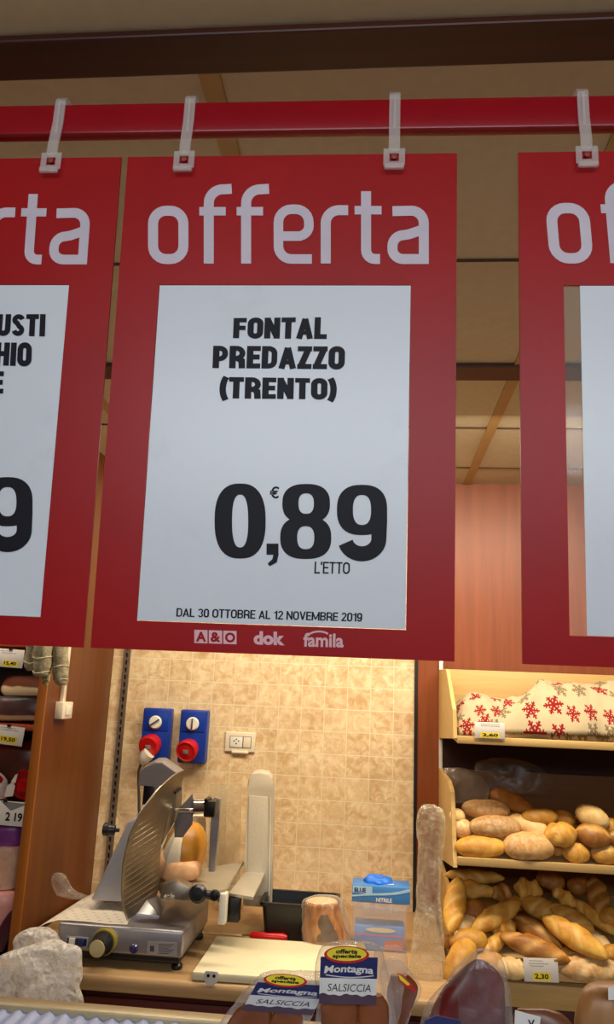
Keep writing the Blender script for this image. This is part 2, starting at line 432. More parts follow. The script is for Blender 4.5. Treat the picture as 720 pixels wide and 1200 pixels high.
def ringshape(bm, c, r, ir, fn, e=2.6, n=40, shift=0):
    fn = lifted(fn)
    o = []; q = []
    for k in range(n):
        a = 2*PI*k/n; ca, sa = math.cos(a), math.sin(a)
        f = lambda rr, ex: (c[0]+rr[0]*math.copysign(abs(ca)**(2/ex), ca), c[1]+rr[1]*math.copysign(abs(sa)**(2/ex), sa))
        o.append(bm.verts.new(fn(*f(r, e)))); q.append(bm.verts.new(fn(*f(ir, e))))
    for k in range(n): bm.faces.new((o[k], o[(k+1) % n], q[(k+1) % n], q[k]))
def disc(bm, c, rx, ry, fn, n=32):
    bm.faces.new([bm.verts.new(fn(c[0]+rx*math.cos(2*PI*k/n), c[1]+ry*math.sin(2*PI*k/n))) for k in range(n)])
CW = dict(M=.80, N=.62, O=.62, D=.60, I=.25, L=.50, F=.52, T=.56, A=.66, V=.62, E=.52, Z=.54, P=.58, R=.61, B=.60, S=.58, H=.62, U=.61, C=.60)
CW.update({'1': .36, '(': .30, ')': .30, '\u2019': .16, ' ': .24})
def glyph(ch, s):
    """strokes of a heavy condensed capital in a box w wide, 1 high: (points, closed, width)"""
    w = CW.get(ch, .54); h = s/2; v = s*.88; g = v/2; m = w-h; rx = (w-s)/2; cx = w/2; o = []
    def st(p, c=False, k=s): o.append((p, c, k))
    def rrect(x0, x1, y0, y1, r):
        return arc(x0+r, y0+r, r, r, 180, 270, 5)+arc(x1-r, y0+r, r, r, 270, 360, 5)+arc(x1-r, y1-r, r, r, 0, 90, 5)+arc(x0+r, y1-r, r, r, 90, 180, 5)
    def bowl(y0, y1):
        r = min((y1-y0)/2, w*.36); st([(h, y0), (m-r, y0)]+arc(m-r, y0+r, r, r, -90, 0, 6)[1:]+arc(m-r, y1-r, r, r, 0, 90, 6)+[(h, y1)], False, v)
    stem = [(h, 0), (h, 1)]
    if ch in 'O0': st(rrect(h, m, g, 1-g, rx*.98), True)
    elif ch == 'D': st(stem); bowl(g, 1-g)
    elif ch == 'P': st(stem); bowl(.42, 1-g)
    elif ch == 'R': st(stem); bowl(.45, 1-g); st([(w*.48, .45), (m-.02, .34), (m, 0)])
    elif ch == 'B': st(stem); bowl(g, .5); bowl(.52, 1-g)
    elif ch in 'EFL':
        st(stem)
        if ch != 'F': st([(h, g), (w, g)], k=v)
        if ch != 'L': st([(h, 1-g), (w, 1-g)], k=v); st([(h, .51), (w*.93, .51)], k=v)
    elif ch == 'T': st([(cx, 0), (cx, 1)]); st([(0, 1-g), (w, 1-g)], k=v)
    elif ch == 'I': st([(cx, 0), (cx, 1)])
    elif ch == 'H': st(stem); st([(m, 0), (m, 1)]); st([(h, .52), (m, .52)], k=v)
    elif ch == 'U': st([(h, 1), (h, .30)]+arc(cx, g+rx, rx, rx, 180, 360, 10)+[(m, 1)])
    elif ch == 'N': st(stem); st([(m, 0), (m, 1)]); st([(h, .93), (m, .07)], k=s*.95)
    elif ch == 'M': st(stem); st([(m, 0), (m, 1)]); st([(h, .93), (cx, .12)], k=s*.8); st([(m, .93), (cx, .12)], k=s*.8)
    elif ch == 'A': st([(h*.9, 0), (cx, 1-g*.6)], k=s*.95); st([(w-h*.9, 0), (cx, 1-g*.6)], k=s*.95); st([(w*.22, .28), (w*.78, .28)], k=v*.85)
    elif ch == 'V': st([(h*.9, 1), (cx, g*.6)], k=s*.95); st([(w-h*.9, 1), (cx, g*.6)], k=s*.95)
    elif ch == 'Z': st([(0, 1-g), (w, 1-g)], k=v); st([(0, g), (w, g)], k=v); st([(w-h*1.1, 1-g), (h*1.1, g)])
    elif ch == 'C': st(arc(cx, .72, rx, 1-g-.72, 10, 180, 8)+arc(cx, .28, rx, .28-g, 180, 350, 8))
    elif ch == 'S': st(arc(cx, .74, rx, .26-g, 10, 250, 10)+arc(cx, .27, rx, .27-g, 70, -170, 10), k=v)
    elif ch == '1': st([(w-h, 0), (w-h, 1)]); st([(0, .74), (w-h, .86)], k=v*.8)
    elif ch == '2': st(arc(cx, .72, rx, .28-g, 170, -30, 10)+[(h, g)], k=v); st([(0, g), (w, g)], k=v)
    elif ch == '3': st(arc(cx, .74, rx, .26-g, 165, -80, 9), k=v); st(arc(cx, .27, rx, .27-g, 80, -165, 9), k=v)
    elif ch == '9': st(rrect(h, m, .40, 1-g, min(rx, .28)*.98), True); st([(m, .66), (m, .30)]+arc(cx, .30, rx, .30-g, 0, -165, 9), k=s)
    elif ch == '\u2019': st([(cx, 1), (cx, .86), (cx*.6, .74)])
    elif ch == '(': st(arc(w+.12, .46, w*.95+.02, .66, 125, 235, 10))
    elif ch == ')': st(arc(-.12, .46, w*.95+.02, .66, 55, -55, 10))
    return w, o
def caps_text(bm, body, s, fn, gap=.045):
    """body in drawn capitals; fn(s, t) maps the box of the whole line, t upward"""
    items = []; x = 0
    for ch in body:
        w_, o = glyph(ch, s); items.append((x, o)); x += w_+gap
    tot = x-gap
    for x, o in items:
        for p, c, k in o: ribbon(bm, [(q[0]+x, q[1]) for q in p], k, lambda a, b: fn(a/tot, b), c)
def lerp2(q, s, t):
    """q: pixel corners top-left, top-right, bottom-right, bottom-left; t upward."""
    tl, tr, br, bl = q; t = 1-t
    return tuple((tl[i]*(1-s)+tr[i]*s)*(1-t)+(bl[i]*(1-s)+br[i]*s)*t for i in (0, 1))

# ================================================================== LARGE STRUCTURE
WY = 3.2            # tiled back wall
CTZ = .82           # worktop height
CEIL = 2.5
b = NB(); box(b, -4, 4, -5, 4, -.1, 0); struct('floor', b, m_floor)
b = NB(); box(b, -4, 4, -5, 4, CEIL, CEIL+.1); struct('ceiling', b, m_ceil)
tx0 = at(356.1, 769, y=WY).x; tz0 = at(486.6, 861.5, y=WY).z
pitch = (at(486.6, 951, y=WY).z-at(486.6, 861.5, y=WY).z)/-3.27
b = NB(); box(b, -4, .172, WY, WY+.1, 0, CEIL); struct('wall_back', b, tile_mat(tx0, tz0, pitch))
b = NB(); box(b, .172, 4, WY-.005, WY+.1, 0, CEIL); struct('wall_back_right', b, m_wall)
b = NB(); box(b, -4.1, -4, -5, 4, 0, CEIL); struct('wall_left', b, m_plaster)
b = NB(); box(b, 4, 4.1, -5, 4, 0, CEIL); struct('wall_right', b, m_plaster)
b = NB(); box(b, -4, 4, -5.1, -5, 0, CEIL); struct('wall_front', b, m_plaster)
b = NB(); box(b, .160, .173, WY-.012, WY, CTZ, CEIL, .002); struct('trim_1', b, m_trimblack)
# ceiling: bars, seams and the two dark beams
tn = 2
def trim(bm, m):
    global tn; struct(f'trim_{tn}', bm, m); tn += 1
for k in range(-4, 6):
    x = -.26+.634*k; b = NB(); box(b, x-.016, x+.016, .93, WY-.006, CEIL-.006, CEIL-.0001, .001); trim(b, m_tbar)
for y in (2.955, 2.485, 1.452):
    b = NB(); box(b, -3.9, 3.9, y-.004, y+.004, CEIL-.003, CEIL-.0001); trim(b, m_gap)
def beam(pa, pb, drop):
    z = CEIL-drop; y0 = at(*pa, z=z).y; y1 = at(*pb, z=z).y
    b = NB(); box(b, -3.9, 3.9, y0, y1, z, CEIL-.0001, .003); trim(b, m_beam)
beam((570, 430), (570, 446.5), .012); beam((300, 38), (300, 86), .012)

# ================================================================== WORKTOP, CABINET, DISPLAY CASE
FRY = 2.33
wt = thing('back_worktop', 'tan worktop with rounded front edge below the tiled wall', 'worktop', (-.42, FRY, 0))
b = NB(); box(b, -1.08, .245, FRY, WY-.002, CTZ-.045, CTZ, .014, 3); obj('top', b, m_counter, wt)
b = NB(); box(b, -1.08, .245, FRY+.03, WY-.002, .0, CTZ-.045); obj('cabinet_body', b, m_cab, wt)
b = NB(); box(b, -1.05, .22, FRY+.016, FRY+.03, .12, CTZ-.06, .003); obj('cabinet_front', b, m_cab, wt)

dc = thing('display_case', 'glazed deli display case with beige metal rear rim and pale blue ribbed cover', 'display case', (-.1, .8, 0))
CASZ = 1.194
rim = NB(); prism(rim, [(-1.5, 1.125, 1.200), (-1.5, 1.125, 1.16), (-1.5, 1.096, 1.16), (-1.5, 1.096, 1.200)], (2.6, 0, 0), .0035)
obj('rim', rim, plain('beige_metal', (172, 156, 122), .35, metal=.3), dc)
rb = NB(); NX = 520
def ribf(s, t):
    x = -1.5+2.6*s; ph = x/.021*2*PI
    return Vector((x, .62+(1.0955-.62)*t, CASZ+.0022*math.sin(ph)+.0008*math.sin(x*41)))
grid(rb, ribf, NX, 4)
obj('ribbed_cover', rb, plain('pale_blue_plastic', (176, 190, 236), .3, var=.04), dc, smooth=80)
b = NB(); box(b, -1.5, 1.1, .60, 1.12, .0, 1.15, .01); obj('case_body', b, m_cab, dc)

# ================================================================== SHELF CABINET AT THE LEFT
PX = -1.095; PY0 = 2.56
cab = thing('shelf_cabinet', 'orange wooden shelf cabinet of cured meats with tall side panel left of the tiles', 'cabinet', (-1.5, 2.9, 0))
b = NB(); box(b, PX-.028, PX, PY0+.006, WY-.002, 0, CEIL-.0005); obj('side_panel', b, m_side, cab)
b = NB(); box(b, PX-.03, PX+.001, PY0-.003, PY0+.006, 0, CEIL-.0005, .001); obj('panel_edge', b, m_edge, cab, label='lighter orange edge strip of the side panel')
b = NB(); box(b, -2.6, PX-.03, WY-.02, WY-.002, 0, CEIL-.001); obj('back_panel', b, plain('dark_cabinet_back', (50, 20, 12), .6), cab)
m_shelf = wood('red_orange_shelf', (170, 70, 24), (192, 86, 30), 'x')
SHZ = [at(20, 752, y=2.62).z, at(20, 848, y=2.62).z-.004, at(20, 948, y=2.62).z, .88]
for z in SHZ[:3]:
    b = NB(); box(b, -2.6, PX-.03, 2.62, WY-.02, z-.018, z, .002); obj('shelf', b, m_shelf, cab)
b = NB(); box(b, -2.6, PX-.03, 2.60, WY-.02, 0, .70, .004); obj('plinth', b, m_cab, cab)

# ================================================================== BREAD RACK
RX0, RX1 = .255, .985
rack = thing('bread_rack', 'pale plywood bread rack of three sloping trays on the brown wall', 'rack', (.75, 2.9, .0))
def side(name, prof, x):
    b = NB(); prism(b, [(x, y, z) for y, z in prof], (.013, 0, 0), .0015); return obj(name, b, m_ply, rack, smooth=0)
TOP = [(3.17, 1.72), (2.85, 1.712), (2.62, 1.578), (2.600, 1.486), (3.17, 1.455)]
MID = [(3.17, 1.345), (2.80, 1.338), (2.68, 1.315), (2.625, 1.14), (2.605, 1.10), (3.17, 1.02)]
BOT = [(3.17, 1.02), (2.85, 1.00), (2.60, .92), (2.57, .80), (3.17, .72)]
for x in (RX0, RX1-.013):
    side('tray_side', TOP, x); side('tray_side', MID, x); side('tray_side', BOT, x)
m_back = wood('plywood_painted_shade', (118, 78, 38), (136, 92, 48), 'x', .55)  # darker than the ply: shade inside the lower trays is put into the colour
def tray(z0, yf, zb, back_top, lip, backm=m_ply):
    b = NB(); prism(b, [(RX0+.013, yf, z0), (RX0+.013, yf, z0-.016), (RX0+.013, 3.165, zb-.016), (RX0+.013, 3.165, zb)], (RX1-RX0-.026, 0, 0))
    obj('tray_floor', b, m_ply, rack)
    b = NB(); box(b, RX0+.013, RX1-.013, yf-.012, yf, z0-.018, z0+lip, .002); obj('front_lip', b, m_ply, rack)
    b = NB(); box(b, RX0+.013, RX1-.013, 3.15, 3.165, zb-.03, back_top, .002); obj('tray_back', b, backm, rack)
tray(1.49, 2.605, 1.505, 1.722, .006)
MZ0, MYF, MZB = 1.128, 2.605, 1.20
BZ0, BYF, BZB = .835, 2.57, .93
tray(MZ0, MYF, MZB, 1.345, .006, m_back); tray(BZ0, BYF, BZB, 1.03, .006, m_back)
b = NB(); box(b, RX0+.013, RX1-.013, 2.575, 3.16, .735, .80, .003); obj('base_board', b, m_ply, rack)
b = NB(); box(b, RX0, RX1, 2.60, 3.17, 0, .735, .003); obj('base_cabinet', b, m_cab, rack)
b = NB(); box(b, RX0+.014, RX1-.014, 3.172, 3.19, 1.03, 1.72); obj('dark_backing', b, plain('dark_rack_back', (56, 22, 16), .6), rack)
for z0, z1 in ((MZ0, at(620, 973, y=2.598).z), (BZ0, at(620, 1112, y=2.563).z)):
    y = 2.598 if z0 == MZ0 else 2.562
    b = NB(); box(b, RX0+.014, RX1-.014, y-.006, y-.003, z0-.008, z1, .0006); obj('acrylic_guard', b, m_acryl, rack)
ur = NB(); box(ur, .257, .272, 3.172, 3.194, .3, 1.76, .002); obj('upright', ur, m_white, rack)

# ================================================================== SIGN RAIL AND OFFER SIGNS
ra = Vector((math.cos(math.radians(.98)), math.sin(math.radians(.98)), 0)); rn = Vector((-ra.y, ra.x, 0))
RC = Vector((-.11, .812, 2.308)); RH = .0215; RD = .008
rail = NB()
p = [RC+rn*dy+Vector((0, 0, dz))-ra*1.6 for dy, dz in ((-RD, -RH), (-RD, RH), (RD, RH), (RD, -RH))]
prism(rail, p, ra*3.2, .003)
tag(obj('sign_rail', rail, m_rail), 'red square steel rail the offer signs hang from', 'rail')

TILT = math.radians(-4.33)
up = Vector((0, 0, 1))*math.cos(TILT)+rn*math.sin(TILT)
sgn = ra.cross(up)                 # points to the viewer or away
away = -sgn if sgn.y < 0 else sgn
C0 = Vector((-.1144, .80, CZ+.628))
SW, SH = .40, .594
MS = Matrix((ra, away, up)).transposed().to_4x4()
def sign_uv(px, py):
    d = AF + AR*((px-CX)/F_PX) - AU*((py-CY)/F_PX)
    t = (C0-EYE).dot(away)/d.dot(away); q = EYE+d*t-C0
    return q.dot(ra), q.dot(up)
def letters(bm, e):
    """the word offerta, drawn with an even rounded stroke; e lifts it off the panel"""
    k = 720/420.0
    def fn(x, y):
        u, v = sign_uv(130+x/k, 200+y/k); return Vector((u, -e, v))
    W = 20
    def rr(x0, x1, y0, y1, r):
        return arc(x0+r, y0+r, r, r, 180, 270, 6)+arc(x1-r, y0+r, r, r, 270, 360, 6)+arc(x1-r, y1-r, r, r, 0, 90, 6)+arc(x0+r, y1-r, r, r, 90, 180, 6)
    h = W/2
    ribbon(bm, rr(75+h, 156-h, 71+h, 188-h, 26), W, fn, True)
    for x in (197, 272):
        ribbon(bm, [(x, 187), (x, 70)]+arc(x+28, 66, 28, 28, 180, 262, 8)[1:]+[(x+46, 37)], W, fn)
        ribbon(bm, [(x-19, 82), (x+34, 82)], 17, fn)
    ribbon(bm, [(331+6, 132), (380, 132)]+arc(376, 112, 22, 20, 90, 0, 6)[1:]+arc(372, 104, 26, 26, 0, -90, 6)+arc(363, 104, 26, 26, -90, -180, 6)+[(337, 112)], W*.95, fn)
    ribbon(bm, [(337, 108)]+arc(363, 152, 26, 26, 180, 90, 6)+[(404, 178)], W*.95, fn)
    ribbon(bm, [(432, 187), (432, 106)]+arc(458, 106, 26, 26, 180, 268, 7)[1:]+[(477, 80)], W, fn)
    ribbon(bm, [(513, 42), (513, 160)]+arc(531, 160, 18, 18, 180, 92, 6)[1:]+[(541, 178)], W, fn)
    ribbon(bm, [(490, 80), (544, 80)], 17, fn)
    ribbon(bm, [(566, 82), (605, 81)]+arc(604, 106, 25, 25, -90, 0, 6)[1:]+[(629, 188)], W, fn)
    ribbon(bm, [(629, 178), (590, 178)]+arc(588, 158, 22, 20, 90, 180, 6)+arc(588, 152, 22, 22, 180, 270, 6)+[(600, 128), (629, 118)], W, fn)
WIN = (-.1502, .1480, -.1661, -.5624)     # window in the panel: left, right, top, bottom
def make_sign(du, label, card, right_gap=0.0, extra=None, tilt=0):
    m4 = Matrix.Translation(C0+ra*du) @ MS
    t = thing('offer_sign', label, 'sign', m4, 'offer signs hanging from the red rail')
    b = NB(); l, r, tp, bt = WIN
    for x0, x1, z0, z1 in ((-SW/2, l, -SH, 0), (r, SW/2, -SH, 0), (l, r, tp, 0), (l, r, -SH, bt)): box(b, x0, x1, 0, .003, z0, z1)
    bmesh.ops.remove_doubles(b, verts=b.verts, dist=1e-6)
    obj('red_panel', b, m_red, t, True, smooth=0)
    b = NB(); box(b, l-.006, r+.006, .0032, .0036, bt-.006, tp+.006); obj('clear_pocket', b, m_pocket, t, True, smooth=0)
    b = NB(); cl, cr = card; box(b, cl, cr, .0010, .0022, bt+.0006, tp-.0004); obj('price_card', b, m_card, t, True, smooth=0)
    b = NB(); letters(b, .0005); obj('offerta_lettering', b, m_letter, t, True, smooth=0)
    if extra: extra(t)
    # logos along the foot
    def fit(box_, e):
        def fn(s, tt):
            x0, y0, x1, y1 = box_
            u, v = sign_uv(x0+(x1-x0)*s, y1+(y0-y1)*tt); return Vector((u, -e, v))
        return fn
    return t, fit
def sign_text(t, body, q, bold, name, m=None, e=-.0006, shear=0, stroke=0):
    """q: pixel corners of the words on the middle sign."""
    b = NB()
    def fn(s, tt):
        u, v = sign_uv(*lerp2(q, s, tt)); return Vector((u, e, v))
    if stroke: caps_text(b, body, stroke, fn)
    else: put_text(b, body, fn, bold, shear)
    return obj(name, b, m or m_ink, t, True, smooth=0)
def px_fn(e):
    def fn(x, y):
        u, v = sign_uv(x, y); return Vector((u, e, v))
    return fn
def nine(b, fn, cx, top, bot, hw):
    h = bot-top
    ringshape(b, (cx, top+.335*h), (hw, .335*h), (hw*.36, .20*h), fn, 2.5)
    ribbon(b, [(cx+hw*.69, top+.30*h), (cx+hw*.69, top+.50*h)]+arc(cx, top+.72*h, hw*.67, .20*h, 0, 90, 10)+arc(cx, top+.72*h, hw*.67, .20*h, 90, 165, 6)[1:],
           [hw*.62]*4+[hw*.60]*17 if False else [hw*.62, hw*.62]+[hw*.60]*17, fn)
def mid_extra(t):
    e = .0004
    sign_text(t, 'FONTAL', ((274, 372.5), (384, 371.5), (383, 397), (273, 396)), 0, 'product_lettering', e=e, stroke=.245)
    sign_text(t, 'PREDAZZO', ((250, 405), (405, 406), (404, 432.5), (249, 431)), 0, 'product_lettering', e=e, stroke=.245)
    sign_text(t, '(TRENTO)', ((258, 441.5), (395, 443.5), (394.5, 468), (257, 466.5)), 0, 'product_lettering', e=e, stroke=.245)
    b = NB(); fn = px_fn(e)
    ringshape(b, (281.5, 610.5), (30, 44), (9.5, 31), fn, 2.5, 44)
    ringshape(b, (359, 590), (28, 23), (9, 12), fn, 2.5, 40); ringshape(b, (358.5, 630), (30, 25), (10, 13.5), fn, 2.5, 40)
    nine(b, fn, 424.5, 568, 656, 29.5)
    ribbon(b, [(319.5, 637), (319.5, 650)], 14, fn); ribbon(b, [(324, 648), (322, 657), (315, 662)], [6, 6, 4], fn)
    obj('price_lettering', b, m_ink, t, True, smooth=0)
    sign_text(t, '\u20ac', ((316.5, 570), (327.5, 570), (327, 584), (316, 584)), .02, 'euro_lettering', e=e)
    sign_text(t, 'L\u2019ETTO', ((369, 658), (410.5, 659), (410, 672.5), (368.5, 672)), .0, 'unit_lettering', e=e, stroke=.14)
    sign_text(t, 'DAL 30 OTTOBRE AL 12 NOVEMBRE 2019', ((207, 712.5), (425, 718.5), (424.5, 728.5), (206.5, 722.5)), .012, 'date_lettering', e=e, stroke=.16)
    # foot logos
    e2 = -.0006
    b = NB(); fn = px_fn(e2)
    for x0, x1 in ((228, 243.5), (245, 260.5), (262, 277.5)):
        dy = (x0-228)*.03
        b.faces.new([b.verts.new(fn(x, y)) for x, y in ((x0, 738+dy), (x1, 738.5+dy), (x1, 754+dy), (x0, 753.5+dy))])
    obj('logo_boxes', b, m_logo, t, True, smooth=0)
    for ch, x0, x1 in (('A', 230, 242), ('&', 247, 259), ('O', 264, 276)):
        dy = (x0-228)*.03
        sign_text(t, ch, ((x0, 740+dy), (x1, 740.3+dy), (x1, 752+dy), (x0, 751.7+dy)), .04, 'logo_letter', m_red, e=-.0011)
    sign_text(t, 'dok', ((297.5, 739.5), (334, 740.5), (334, 756.5), (297.5, 755.5)), .05, 'logo_lettering', m_logo, e=e2)
    sign_text(t, 'famila', ((356, 741.5), (403, 742.5), (403, 759), (355.5, 758)), .03, 'logo_lettering', m_logo, e=e2)
    b = NB(); ribbon(b, arc(374, 748, 14, 8, 200, 320, 10), 2.2, fn); obj('logo_arch', b, m_logo, t, True, smooth=0)
make_sign(0, 'red offer sign reading FONTAL PREDAZZO (TRENTO) 0,89, middle of three', (WIN[0]+.0006, WIN[1]-.0006), extra=mid_extra)
# neighbours: shift along the rail found from their near edges
uL = sign_uv(131, 330)[0]-SW/2; uR = sign_uv(609, 330)[0]+SW/2
def left_extra(t):
    e = .0004
    for body, q in (('USTI', ((-3, 368), (53.5, 368), (52.5, 394), (-5, 393))), ('HIO', ((-5, 401), (37.5, 401.5), (36.5, 429), (-7, 428))), ('E', ((-10, 435), (4.5, 435), (3.5, 461), (-11, 461)))):
        q = [tuple(p) for p in q]
        b = NB()
        def fn(s, tt, q=q):
            u, v = sign_uv(*lerp2(q, s, tt)); return Vector((u-uL, e, v))
        caps_text(b, body, .245, fn); obj('product_lettering', b, m_ink, t, True, smooth=0)
    b = NB()
    def f9(x, y):
        u, v = sign_uv(x, y); return Vector((u-uL, e, v))
    nine(b, f9, 8.5, 559, 645, 29.5); obj('price_lettering', b, m_ink, t, True, smooth=0)
make_sign(uL, 'red offer sign ending in USTI, HIO and a large 9, nearest the meat cabinet', (WIN[0]+.0006, WIN[1]-.0006), extra=left_extra)
make_sign(uR, 'red offer sign whose white card leaves a clear strip, above the bread rack', (WIN[0]+.0185, WIN[1]-.0006))

# hooks over the rail
m_hookc = m_hook; m_peg = plain('dull_red_peg', (140, 62, 54), .4)
def hook(px, label):
    # strap from over the rail down its front to the sign's top
    u = sign_uv(px, 188)[0]
    base = C0+ra*u
    m4 = Matrix.Translation(base) @ Matrix((ra, rn, Vector((0, 0, 1)))).transposed().to_4x4()
    t = thing('sign_hook', label, 'hook', m4, 'clear plastic hooks over the red rail')
    inv = m4.inverted()
    rc = inv @ (RC + ra*((base-RC).dot(ra)))
    yf, yb, zt, zb = rc.y-RD-.0015, rc.y+RD+.0015, rc.z+RH+.008, rc.z-RH
    th = .0022
    path = [(-.0035, .000), (-.0045, .012), (yf-.0035, zb-.002), (yf-.0015, zb+.012), (yf-.0015, zt-.006), (yf+.003, zt+.001), (0+rc.y, zt+.004), (yb-.003, zt+.001), (yb+.0015, zt-.006), (yb+.0015, zb+.012)]
    b = NB(); vs = []
    for i, (y, z) in enumerate(path):
        a = Vector(path[max(i-1, 0)]); c = Vector(path[min(i+1, len(path)-1)]); d = (c-a).normalized(); n = Vector((-d.y, d.x))
        vs.append([b.verts.new((sx*.0066, y+n.x*k, z+n.y*k)) for sx, k in ((-1, th/2), (1, th/2), (1, -th/2), (-1, -th/2))])
    skin(b, vs); obj('strap', b, m_hookc, t, True)
    b = NB(); box(b, -.0018, .0018, yf-.0045, yf-.0022, zb-.004, zt-.008, .0006); obj('strap_ridge', b, m_hookc, t, True)
    # clip: a U of clear plastic round the panel edge with a square eye
    b = NB()
    for x0, x1, z0, z1 in ((-.0128, -.0055, -.019, .004), (.0055, .0128, -.019, .004), (-.0055, .0055, -.0025, .004), (-.0055, .0055, -.019, -.0135)):
        box(b, x0, x1, -.0052, -.0036, z0, z1, .0004)
    obj('clip_front', b, m_hookc, t, True)
    b = NB(); box(b, -.0118, .0118, -.0100, -.0052, -.0262, -.0192, .0016); obj('clip_lip', b, m_hookc, t, True)
    b = NB(); box(b, -.0120, .0120, .0040, .0052, -.021, .004, .0004); obj('clip_back', b, m_hookc, t, True)
    b = NB(); lathe(b, [(.0, -.0005), (.003, 0), (.0034, .003), (.0, .0036)], (0, -.0035, -.008), (0, -1, 0), 12); obj('clip_peg', b, m_peg, t, True)
    return t
hook(62, 'clear plastic hook on the cut-off sign that ends in HIO')
hook(217, 'clear plastic hook above the first letters of the FONTAL sign')
hook(462, 'clear plastic hook above the last letters of the FONTAL sign')
hook(687, 'clear plastic hook on the sign above the bread rack')
# ================================================================== WALL FITTINGS
b = NB()
RXC = -1.034
box(b, RXC-.013, RXC-.004, WY-.014, WY-.0005, CTZ+.02, 2.3); box(b, RXC+.004, RXC+.013, WY-.014, WY-.0005, CTZ+.02, 2.3)
k = 0
z = CTZ+.02
while z < 2.3:
    box(b, RXC-.0045, RXC+.0045, WY-.0135, WY-.001, z, z+.012); z += .03
sr = thing('slotted_wall_rail', 'vertical grey slotted metal rail fixed to the tiles beside the wooden cabinet', 'rail', (RXC, WY-.007, CTZ+.02))
obj('rail_channel', b, plain('rail_grey', (122, 108, 92), .4, metal=.5), sr, smooth=0)
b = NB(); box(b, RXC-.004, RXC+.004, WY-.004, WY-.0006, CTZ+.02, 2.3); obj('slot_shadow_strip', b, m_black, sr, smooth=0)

def switched_socket(px0, px1, py0, py1, label, angle, plugged):
    A, B = at(px0, py0, y=WY), at(px1, py1, y=WY); cx, cz = (A.x+B.x)/2, (A.z+B.z)/2; W, H = B.x-A.x, A.z-B.z
    t = thing('interlocked_socket', label, 'power socket', (cx, WY, cz), 'blue industrial sockets on the tiles')
    y0 = WY-.055
    b = NB(); box(b, cx-W/2, cx+W/2, y0, WY-.0005, cz-H/2, cz+H/2, .006, 3); obj('housing', b, m_blue, t)
    b = NB(); box(b, cx-W/2+.008, cx+W/2-.008, y0-.004, y0+.002, cz+.018, cz+H/2-.008, .003); obj('switch_cover', b, m_blue, t)
    zk = cz+H*.24
    b = NB(); lathe(b, [(.026, 0), (.026, .006), (.022, .010), (0, .010)], (cx-.002, y0-.004, zk), (0, -1, 0), 28); kn = obj('switch_knob', b, m_white, t)
    b = NB(); a = math.radians(angle); d = Vector((math.cos(a), 0, math.sin(a))); n = Vector((-d.z, 0, d.x)); c = Vector((cx-.002, y0-.014, zk))
    prism(b, [c+d*.021+n*.003, c-d*.021+n*.003, c-d*.021-n*.003, c+d*.021-n*.003], (0, -.006, 0), .001); obj('knob_grip', b, m_dgrey, kn)
    # the red socket outlet, tilted down to the viewer
    zs = cz-H*.25; ax = Vector((-.12, -1, -.28)).normalized(); o = Vector((cx-W*.08, y0+.012, zs+(.022 if plugged else .008)))
    b = NB(); lathe(b, [(.036, 0), (.040, .012), (.043, .032), (.043, .044), (.036, .050)] + ([(0, .050)] if plugged else [(.034, .046), (.030, .047), (0, .048)]), o, ax, 28); so = obj('red_socket', b, m_redp, t)
    b = NB(); u, v = frame_of(ax); c = o+ax*.051
    ex = Vector((1, 0, 0)); ez = ex.cross(ax).normalized(); ez = ez if ez.z > 0 else -ez
    prism(b, [c+ex*.010+ez*.008, c-ex*.010+ez*.008, c-ex*.010-ez*.008, c+ex*.010-ez*.008], ax*.002, .0005); obj('lid_label', b, m_grey, so)
    for sx in (-1, 1):
        for sz in (-1, 1):
            b = NB(); lathe(b, [(.003, 0), (.003, .002), (0, .003)], (cx+sx*(W/2-.008), y0-.0005, cz+sz*(H/2-.008)), (0, -1, 0), 10); obj('screw', b, m_dgrey, t)
    return t, o, ax
t1, so1, sa1 = switched_socket(173, 200, 829, 893, 'blue switched socket with a plugged-in red connector and grey cable sleeve', 35, True)
switched_socket(216, 243, 831, 894, 'blue switched socket with an empty closed red outlet, nearer the cream wall socket', 88, False)
pl = thing('power_plug', 'pale grey industrial plug and cable hanging from the red connector', 'plug', so1+Vector((0, -.05, -.02)))
c = so1+sa1*.045+Vector((-.006, 0, -.035))
b = NB(); tube(b, [c+Vector((.012, -.004, .012)), c, c+Vector((-.010, -.004, -.016)), c+Vector((-.018, -.002, -.03))], [.025, .027, .022, .012], 18); obj('plug_body', b, plain('plug_grey', (206, 198, 184), .45), pl)
b = NB(); c2 = c+Vector((-.018, -.002, -.03)); tube(b, [c2, c2+Vector((-.010, .01, -.03)), c2+Vector((-.012, .03, -.08)), c2+Vector((-.004, .05, -.2)), c2+Vector((.02, .07, -.45))], .0055, 10); obj('cable', b, m_dgrey, pl)

A, B = at(265, 857, y=WY), at(299, 882, y=WY)
t = thing('wall_socket', 'cream double wall socket plate on the tiles right of the blue sockets', 'wall socket', ((A.x+B.x)/2, WY, (A.z+B.z)/2))
b = NB(); box(b, A.x, B.x, WY-.010, WY-.0005, B.z, A.z, .004, 3); obj('plate', b, m_socketw, t)
ix0, ix1, iz0, iz1 = A.x+.022, B.x-.018, B.z+.018, A.z-.018
b = NB(); box(b, ix0-.002, ix1+.002, WY-.0112, WY-.0095, iz0-.002, iz1+.002); obj('inner_frame', b, m_dgrey, t)
b = NB(); box(b, ix0, ix0+(ix1-ix0)*.6, WY-.0125, WY-.010, iz0, iz1, .0005); so = obj('outlet', b, m_white, t)
b = NB(); cx, cz = ix0+(ix1-ix0)*.3, (iz0+iz1)/2
for dx, dz in ((-.009, .004), (.009, .004), (0, -.006), (0, .010)): lathe(b, [(.0028, 0), (.0028, .0006), (0, .0006)], (cx+dx, WY-.0125, cz+dz), (0, -1, 0), 10)
obj('pin_hole', b, m_black, so)
b = NB(); box(b, ix0+(ix1-ix0)*.64, ix1, WY-.0125, WY-.010, iz0, iz1, .0005); obj('rocker', b, m_socketw, t)
